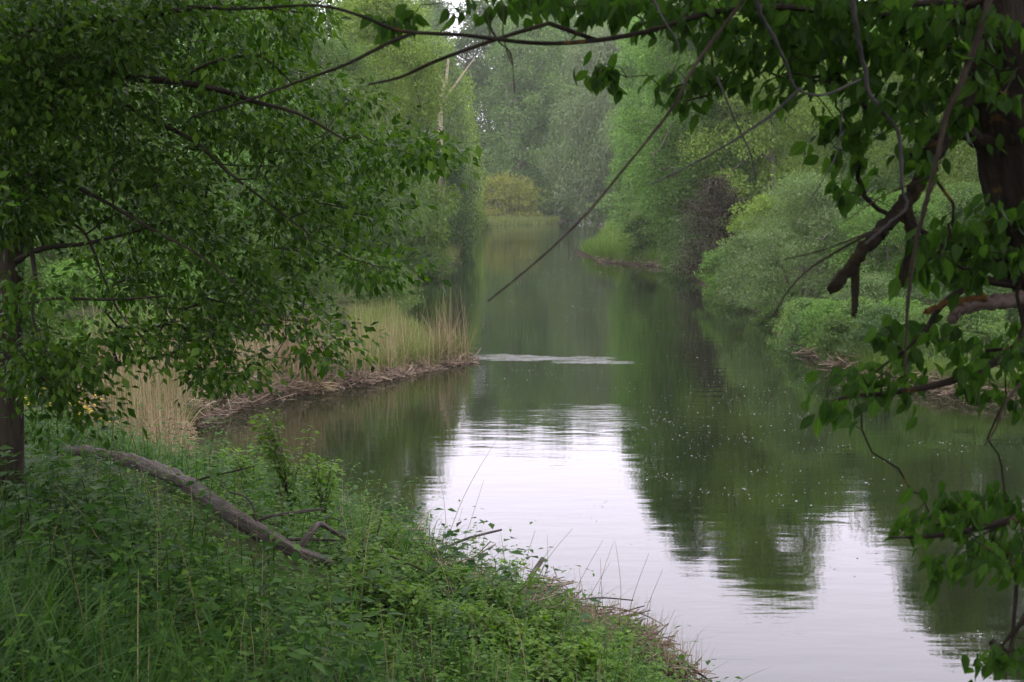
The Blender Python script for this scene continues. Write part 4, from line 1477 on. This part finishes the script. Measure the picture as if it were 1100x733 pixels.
# broken upright dry stalks in the herbs
for (x0, y0, x1, y1, r, lab) in [(24, 618, 23, 550, .007, 'broken brown stalk upright in the herbs at the frame edge'),
                                 (118, 668, 117, 625, .008, 'short reddish brown broken stalk standing in the grass'),
                                 (203, 650, 200, 622, .005, 'small pale broken stalk in the grass below the log'),
                                 (104, 596, 88, 512, .0045, 'pale thin stalk leaning in the herbs below the log'),
                                 (280, 640, 268, 585, .004, 'thin bent stalk just under the log'),
                                 (157, 640, 158, 625, .004, 'tiny yellow stalk in the grass')]:
    p0 = hit(x0, y0)
    p1 = at(x1, y1, p0[1])
    twiggy('broken_stalk', p0, [([p0 - [0, 0, .05], (p0 + p1) / 2 + rng.normal(size=3) * .006, p1], r, r * .85)], M['browntwig'], lab, 'stalk', 'broken dry stalks in the herbs', 6, .2)

# ------------------------------------------------------------------ saplings and leafy shoots that stand out
def sapling(px, py, hpx, n_st, leaf, label, mat='shoot', spread=.5, dens=9, dy=0):
    p0 = hit(px, py)
    if dy:
        p0 = np.array([p0[0], p0[1] + dy, hgt(p0[0], p0[1] + dy)])
    H = hpx / F * p0[1]
    t = thing('young_shrub', p0, label, 'shrub', 'young leafy shoots on the slope')
    b, lb = Buf(), Buf()
    POS, AX, NM, LN = [], [], [], []
    for s in range(n_st):
        a = rng.random() * 6.283
        sp_ = spread * rng.uniform(.2, 1)
        hh = H * rng.uniform(.65, 1)
        C = catmull([(0, 0, -.05), (math.cos(a) * sp_ * hh * .3, math.sin(a) * sp_ * hh * .3, hh * .5), (math.cos(a) * sp_ * hh, math.sin(a) * sp_ * hh, hh)], 6)
        b.tube(C, np.linspace(.007, .002, len(C)), 5)
        for k in range(2, len(C)):
            for q in range(dens):
                az = rng.random() * 6.283
                AX.append([math.cos(az), math.sin(az), rng.uniform(-.6, .4)])
                off = rng.uniform(.15, .9) * leaf
                POS.append(C[k] + np.array([math.cos(az), math.sin(az), rng.normal() * .3]) * off)
                NM.append(rng.normal(size=3) * .35 + [0, 0, 1])
                LN.append(leaf * rng.uniform(.6, 1.2))
    lb.leaves(T_FOLD, np.array(POS), np.array(AX), np.array(NM), np.array(LN), np.array(LN) * .55)
    link('stem', b.mesh('stem', M['browntwig']), t)
    link('leaves', lb.mesh('leaves', M[mat]), t)


sapling(290, 566, 116, 10, .07, 'tall fresh green shrub standing against the dark pool behind the log', spread=.45, dens=6, dy=1.0)
sapling(330, 580, 84, 8, .07, 'fresh green shrub beside the forked end of the log', spread=.4, dens=7, dy=1.0)
sapling(246, 545, 66, 6, .07, 'small light shrub between the log and the dark pool', spread=.5, dens=6, dy=1.0)
sapling(455, 598, 50, 3, .045, 'small sapling outlined against the bright water above the curved stick', spread=.3, dens=5)
sapling(553, 655, 68, 3, .05, 'upright sapling with drooping leaves beside the thick broken stub', spread=.22, dens=7)
sapling(400, 612, 60, 6, .045, 'bushy bright shrub halfway down the waterside slope', spread=.6, dens=9)
sapling(402, 660, 44, 6, .05, 'bushy green shrub below the forked end of the log', spread=.7, dens=9)
sapling(440, 640, 52, 5, .045, 'low leafy shrub in front of the dark stick', spread=.7, dens=9)
sapling(480, 690, 50, 6, .045, 'leafy shrub low on the slope in front of the straw debris', spread=.8, dens=9)
sapling(560, 712, 44, 5, .04, 'small leafy shrub beside the straw debris', spread=.7, dens=8)
sapling(692, 706, 40, 3, .035, 'tiny green shoot on the bleached sticks at the bank tip', spread=.5, dens=4)
sapling(640, 668, 26, 3, .03, 'tiny leafy shoot between the sticks by the water', spread=.6, dens=5)
sapling(50, 450, 50, 4, .05, 'leafy shoot under the near trunk among yellow flowers', 'nettle', .5, 8)
sapling(150, 470, 40, 4, .045, 'light leafy shoot behind the upper end of the log', spread=.6, dens=7)

# more bushy shoots of the same kind along the slope
for k in range(30):
    f = (k + rng.random()) / 30
    px_ = 385 + 280 * f + rng.normal() * 14
    py_ = 585 + 115 * f + rng.uniform(10, 100) * (1 - .35 * f)
    sapling(px_, py_, rng.uniform(34, 66), int(rng.integers(4, 7)), rng.uniform(.045, .065), 'bushy fresh green shoot among the herbs of the lower slope', spread=rng.uniform(.5, .9), dens=8)

# tall weeds that rise above the rest of the herbs
for k in range(46):
    while True:
        px_, py_ = rng.uniform(0, 300), rng.uniform(505, 715)
        p0 = hit(px_, py_)
        if not near_log(p0[None], .75)[0]:
            break
    t = thing('tall_weed', p0, 'tall leafy weed rising above the other herbs of the shaded slope', 'weed', 'tall weeds on the shaded slope')
    H = rng.uniform(.38, .72)
    tl = rng.normal(size=2) * .1
    C = catmull([(0, 0, -.04), (tl[0] * .4 * H, tl[1] * .4 * H, H * .5), (tl[0] * H, tl[1] * H, H)], 5)
    b = Buf()
    b.tube(C, np.linspace(.005, .002, len(C)), 5)
    link('stem', b.mesh('stem', M['nettle']), t)
    POS, AX, NM, LN = [], [], [], []
    nw = int(rng.integers(5, 9))
    for w_ in range(nw):
        f = .25 + .75 * w_ / (nw - 1)
        for sg in range(2 if f < .97 else 4):
            az = w_ * 1.57 + sg * (3.14 if f < .97 else 1.57) + rng.normal() * .2
            AX.append([math.cos(az), math.sin(az), rng.uniform(-.7, .1) + .5 * (f > .9)])
            POS.append(np.array([tl[0] * H * f, tl[1] * H * f, H * f]))
            NM.append(rng.normal(size=3) * .2 + [0, 0, 1])
            LN.append(rng.uniform(.09, .15) * (1.15 - .5 * f))
    b = Buf()
    b.leaves(T_FOLD, np.array(POS), np.array(AX), np.array(NM), np.array(LN), np.array(LN) * .52)
    link('leaves', b.mesh('leaves', M['nettle']), t)

# yellow flowering plants near the trunk
for k in range(44):
    px, py = rng.uniform(2, 95), rng.uniform(448, 480)
    if k > 36:
        px, py = rng.uniform(60, 130), rng.uniform(478, 500)
    p0 = hit(px, py)
    H = rng.uniform(.4, .62)
    t = thing('flowering_plant', p0, 'small plant with bright yellow flowers at the foot of the near trunk', 'flower', 'yellow flowers under the near trunk')
    b = Buf()
    b.tube([(0, 0, -.03), (.01, 0, H * .5), (0, .01, H)], [.003, .002, .0015], 4)
    link('stem', b.mesh('stem', M['nettle']), t)
    b = Buf()
    m = 10
    az = rng.random(m) * 6.283
    A = np.stack([np.cos(az), np.sin(az), rng.uniform(-.2, .5, m)], 1)
    b.leaves(T_FOLD, np.stack([0 * az, 0 * az, rng.uniform(.2, .85, m) * H], 1), A, np.tile([0, 0, 1.0], (m, 1)) + rng.normal(size=(m, 3)) * .2, .05, .03)
    link('leaves', b.mesh('leaves', M['nettle']), t)
    for _ in range(6):
        b = Buf()
        c0 = np.array([rng.normal() * .05, rng.normal() * .05, H + rng.normal() * .05])
        az = np.arange(4) * 1.571 + rng.random()
        A = np.stack([np.cos(az), np.sin(az), 0 * az + .3], 1)
        b.leaves(T_FOLD, np.tile(c0, (4, 1)), A, np.tile([0, 0, 1.0], (4, 1)), .026, .021)
        link('blossom', b.mesh('blossom', M['flower']), t)

# ------------------------------------------------------------------ fluff and petals adrift on the water
def px_water(cx, cy, sx_, sy_, n_):
    out = []
    while len(out) < n_:
        qx, qy = cx + rng.normal() * sx_, cy + rng.normal() * sy_
        for _ in range(rng.integers(1, 9)):
            out.append(wpt(qx + rng.normal() * 16, max(243, qy + rng.normal() * 2.2)))
    return np.array(out)


W_ = np.concatenate([px_water(760, 440, 95, 42, 430), px_water(860, 500, 110, 45, 200), px_water(680, 310, 70, 28, 190), px_water(590, 300, 45, 28, 260), px_water(570, 262, 35, 12, 90), px_water(560, 400, 60, 12, 60),
                     px_water(800, 560, 120, 60, 60), px_water(1040, 690, 35, 18, 22), px_water(720, 470, 60, 20, 60)])
d = sdist(W_[:, 0], W_[:, 1])
W_ = W_[d < -.15]
b = Buf()
n_ = len(W_)
W_[:, 2] = .006
rad = np.clip(rng.lognormal(math.log(.0055), .35, n_), .003, .013)
k = 6
ang = np.arange(k) * 6.283 / k
rad *= np.clip(W_[:, 1] / 34, .9, 2.6)
ex = rng.uniform(.7, 1.9, n_)
ring = W_[:, None, :] + np.stack([np.cos(ang)[None] * (rad * ex)[:, None], np.sin(ang)[None] * rad[:, None], 0 * ang[None] * rad[:, None] - .004], 2)
top = W_[:, None, :] + np.array([[[0, 0, 1.0]]]) * (rad * .45)[:, None, None]
V = np.concatenate([ring, top], 1).reshape(-1, 3)
f = []
for q in range(k):
    f += [q, (q + 1) % k, k]
b.add(V, (np.array(f)[None] + (np.arange(n_) * (k + 1))[:, None]).ravel(), np.full(n_ * k, 3))
fm, nt, out = new_mat('white_fluff')
p = nt.nodes.new('ShaderNodeBsdfPrincipled')
p.inputs['Base Color'].default_value = (.28, .28, .26, 1)
p.inputs['Roughness'].default_value = .8
L(nt, p.outputs[0], out.inputs['Surface'])
tag(link('debris', b.mesh('debris', fm)), 'white fluff and petals drifting on the river', kind='stuff')

# ------------------------------------------------------------------ sky, sun, air
SUN_EL, SUN_AZ = math.radians(48), math.radians(-150)   # behind the camera, over the left shoulder
w = bpy.data.worlds.new('World')
SC.world = w
w.use_nodes = True
nt = w.node_tree
nt.nodes.clear()
out = nt.nodes.new('ShaderNodeOutputWorld')
bgd = nt.nodes.new('ShaderNodeBackground')
sky = nt.nodes.new('ShaderNodeTexSky')
sky.sky_type = 'NISHITA'
sky.sun_disc = False
sky.sun_elevation = SUN_EL
sky.sun_rotation = SUN_AZ
sky.dust_density = 3.0
# overcast: a grey veil brightening to the zenith hides most of the clear sky
tc = nt.nodes.new('ShaderNodeTexCoord')
sx = nt.nodes.new('ShaderNodeSeparateXYZ')
L(nt, tc.outputs['Generated'], sx.inputs[0])
rp = ramp(nt, sx.outputs[2], [(0.0, (14, 13, 15)), (.2, (23, 21.2, 25)), (.4, (21, 19.8, 22.4)), (1.0, (20, 19.5, 20.6))])
mx = nt.nodes.new('ShaderNodeMix')
mx.data_type = 'RGBA'
mx.inputs[0].default_value = .88
L(nt, sky.outputs[0], mx.inputs[6])
L(nt, rp, mx.inputs[7])
L(nt, mx.outputs[2], bgd.inputs['Color'])
bgd.inputs['Strength'].default_value = .12
L(nt, bgd.outputs[0], out.inputs['Surface'])
ld = bpy.data.lights.new('sun', 'SUN')
ld.energy = 1.5
ld.angle = math.radians(14)
ld.color = (1, .96, .9)
sun = bpy.data.objects.new('sun', ld)
COL.objects.link(sun)
sd = np.array([math.sin(SUN_AZ) * math.cos(SUN_EL), math.cos(SUN_AZ) * math.cos(SUN_EL), math.sin(SUN_EL)])
from mathutils import Vector
sun.rotation_euler = Vector(sd).to_track_quat('Z', 'Y').to_euler()

HAZE = True
if HAZE:
    V = np.array([[x, y, z] for x in (-460, 460) for y in (-440, 470) for z in (-2.0, 60)], float)
    f = [0, 1, 3, 2, 4, 6, 7, 5, 0, 4, 5, 1, 2, 3, 7, 6, 0, 2, 6, 4, 1, 5, 7, 3]
    hm, nt, out = new_mat('evening_haze')
    pv = nt.nodes.new('ShaderNodeVolumePrincipled')
    pv.inputs['Color'].default_value = (.93, .95, .97, 1)
    pv.inputs['Density'].default_value = .0003
    L(nt, pv.outputs[0], out.inputs['Volume'])
    hz = link('haze', np_mesh('haze', V, f, [4] * 6, [hm], False))
    tag(hz, 'thin pale haze over the river valley', kind='stuff')

# ------------------------------------------------------------------ render settings
SC.view_settings.view_transform = 'Standard'
SC.view_settings.look = 'None'
SC.view_settings.exposure = 0.37
SC.view_settings.gamma = 1
SC.view_settings.use_curve_mapping = False
SC.render.engine = 'CYCLES'
cy = SC.cycles
cy.use_denoising = True
cy.max_bounces = 8
cy.diffuse_bounces = 3
cy.glossy_bounces = 3
cy.transmission_bounces = 4
cy.volume_bounces = 1
cy.transparent_max_bounces = 4
cy.caustics_reflective = False
cy.caustics_refractive = False
cy.sample_clamp_indirect = 6
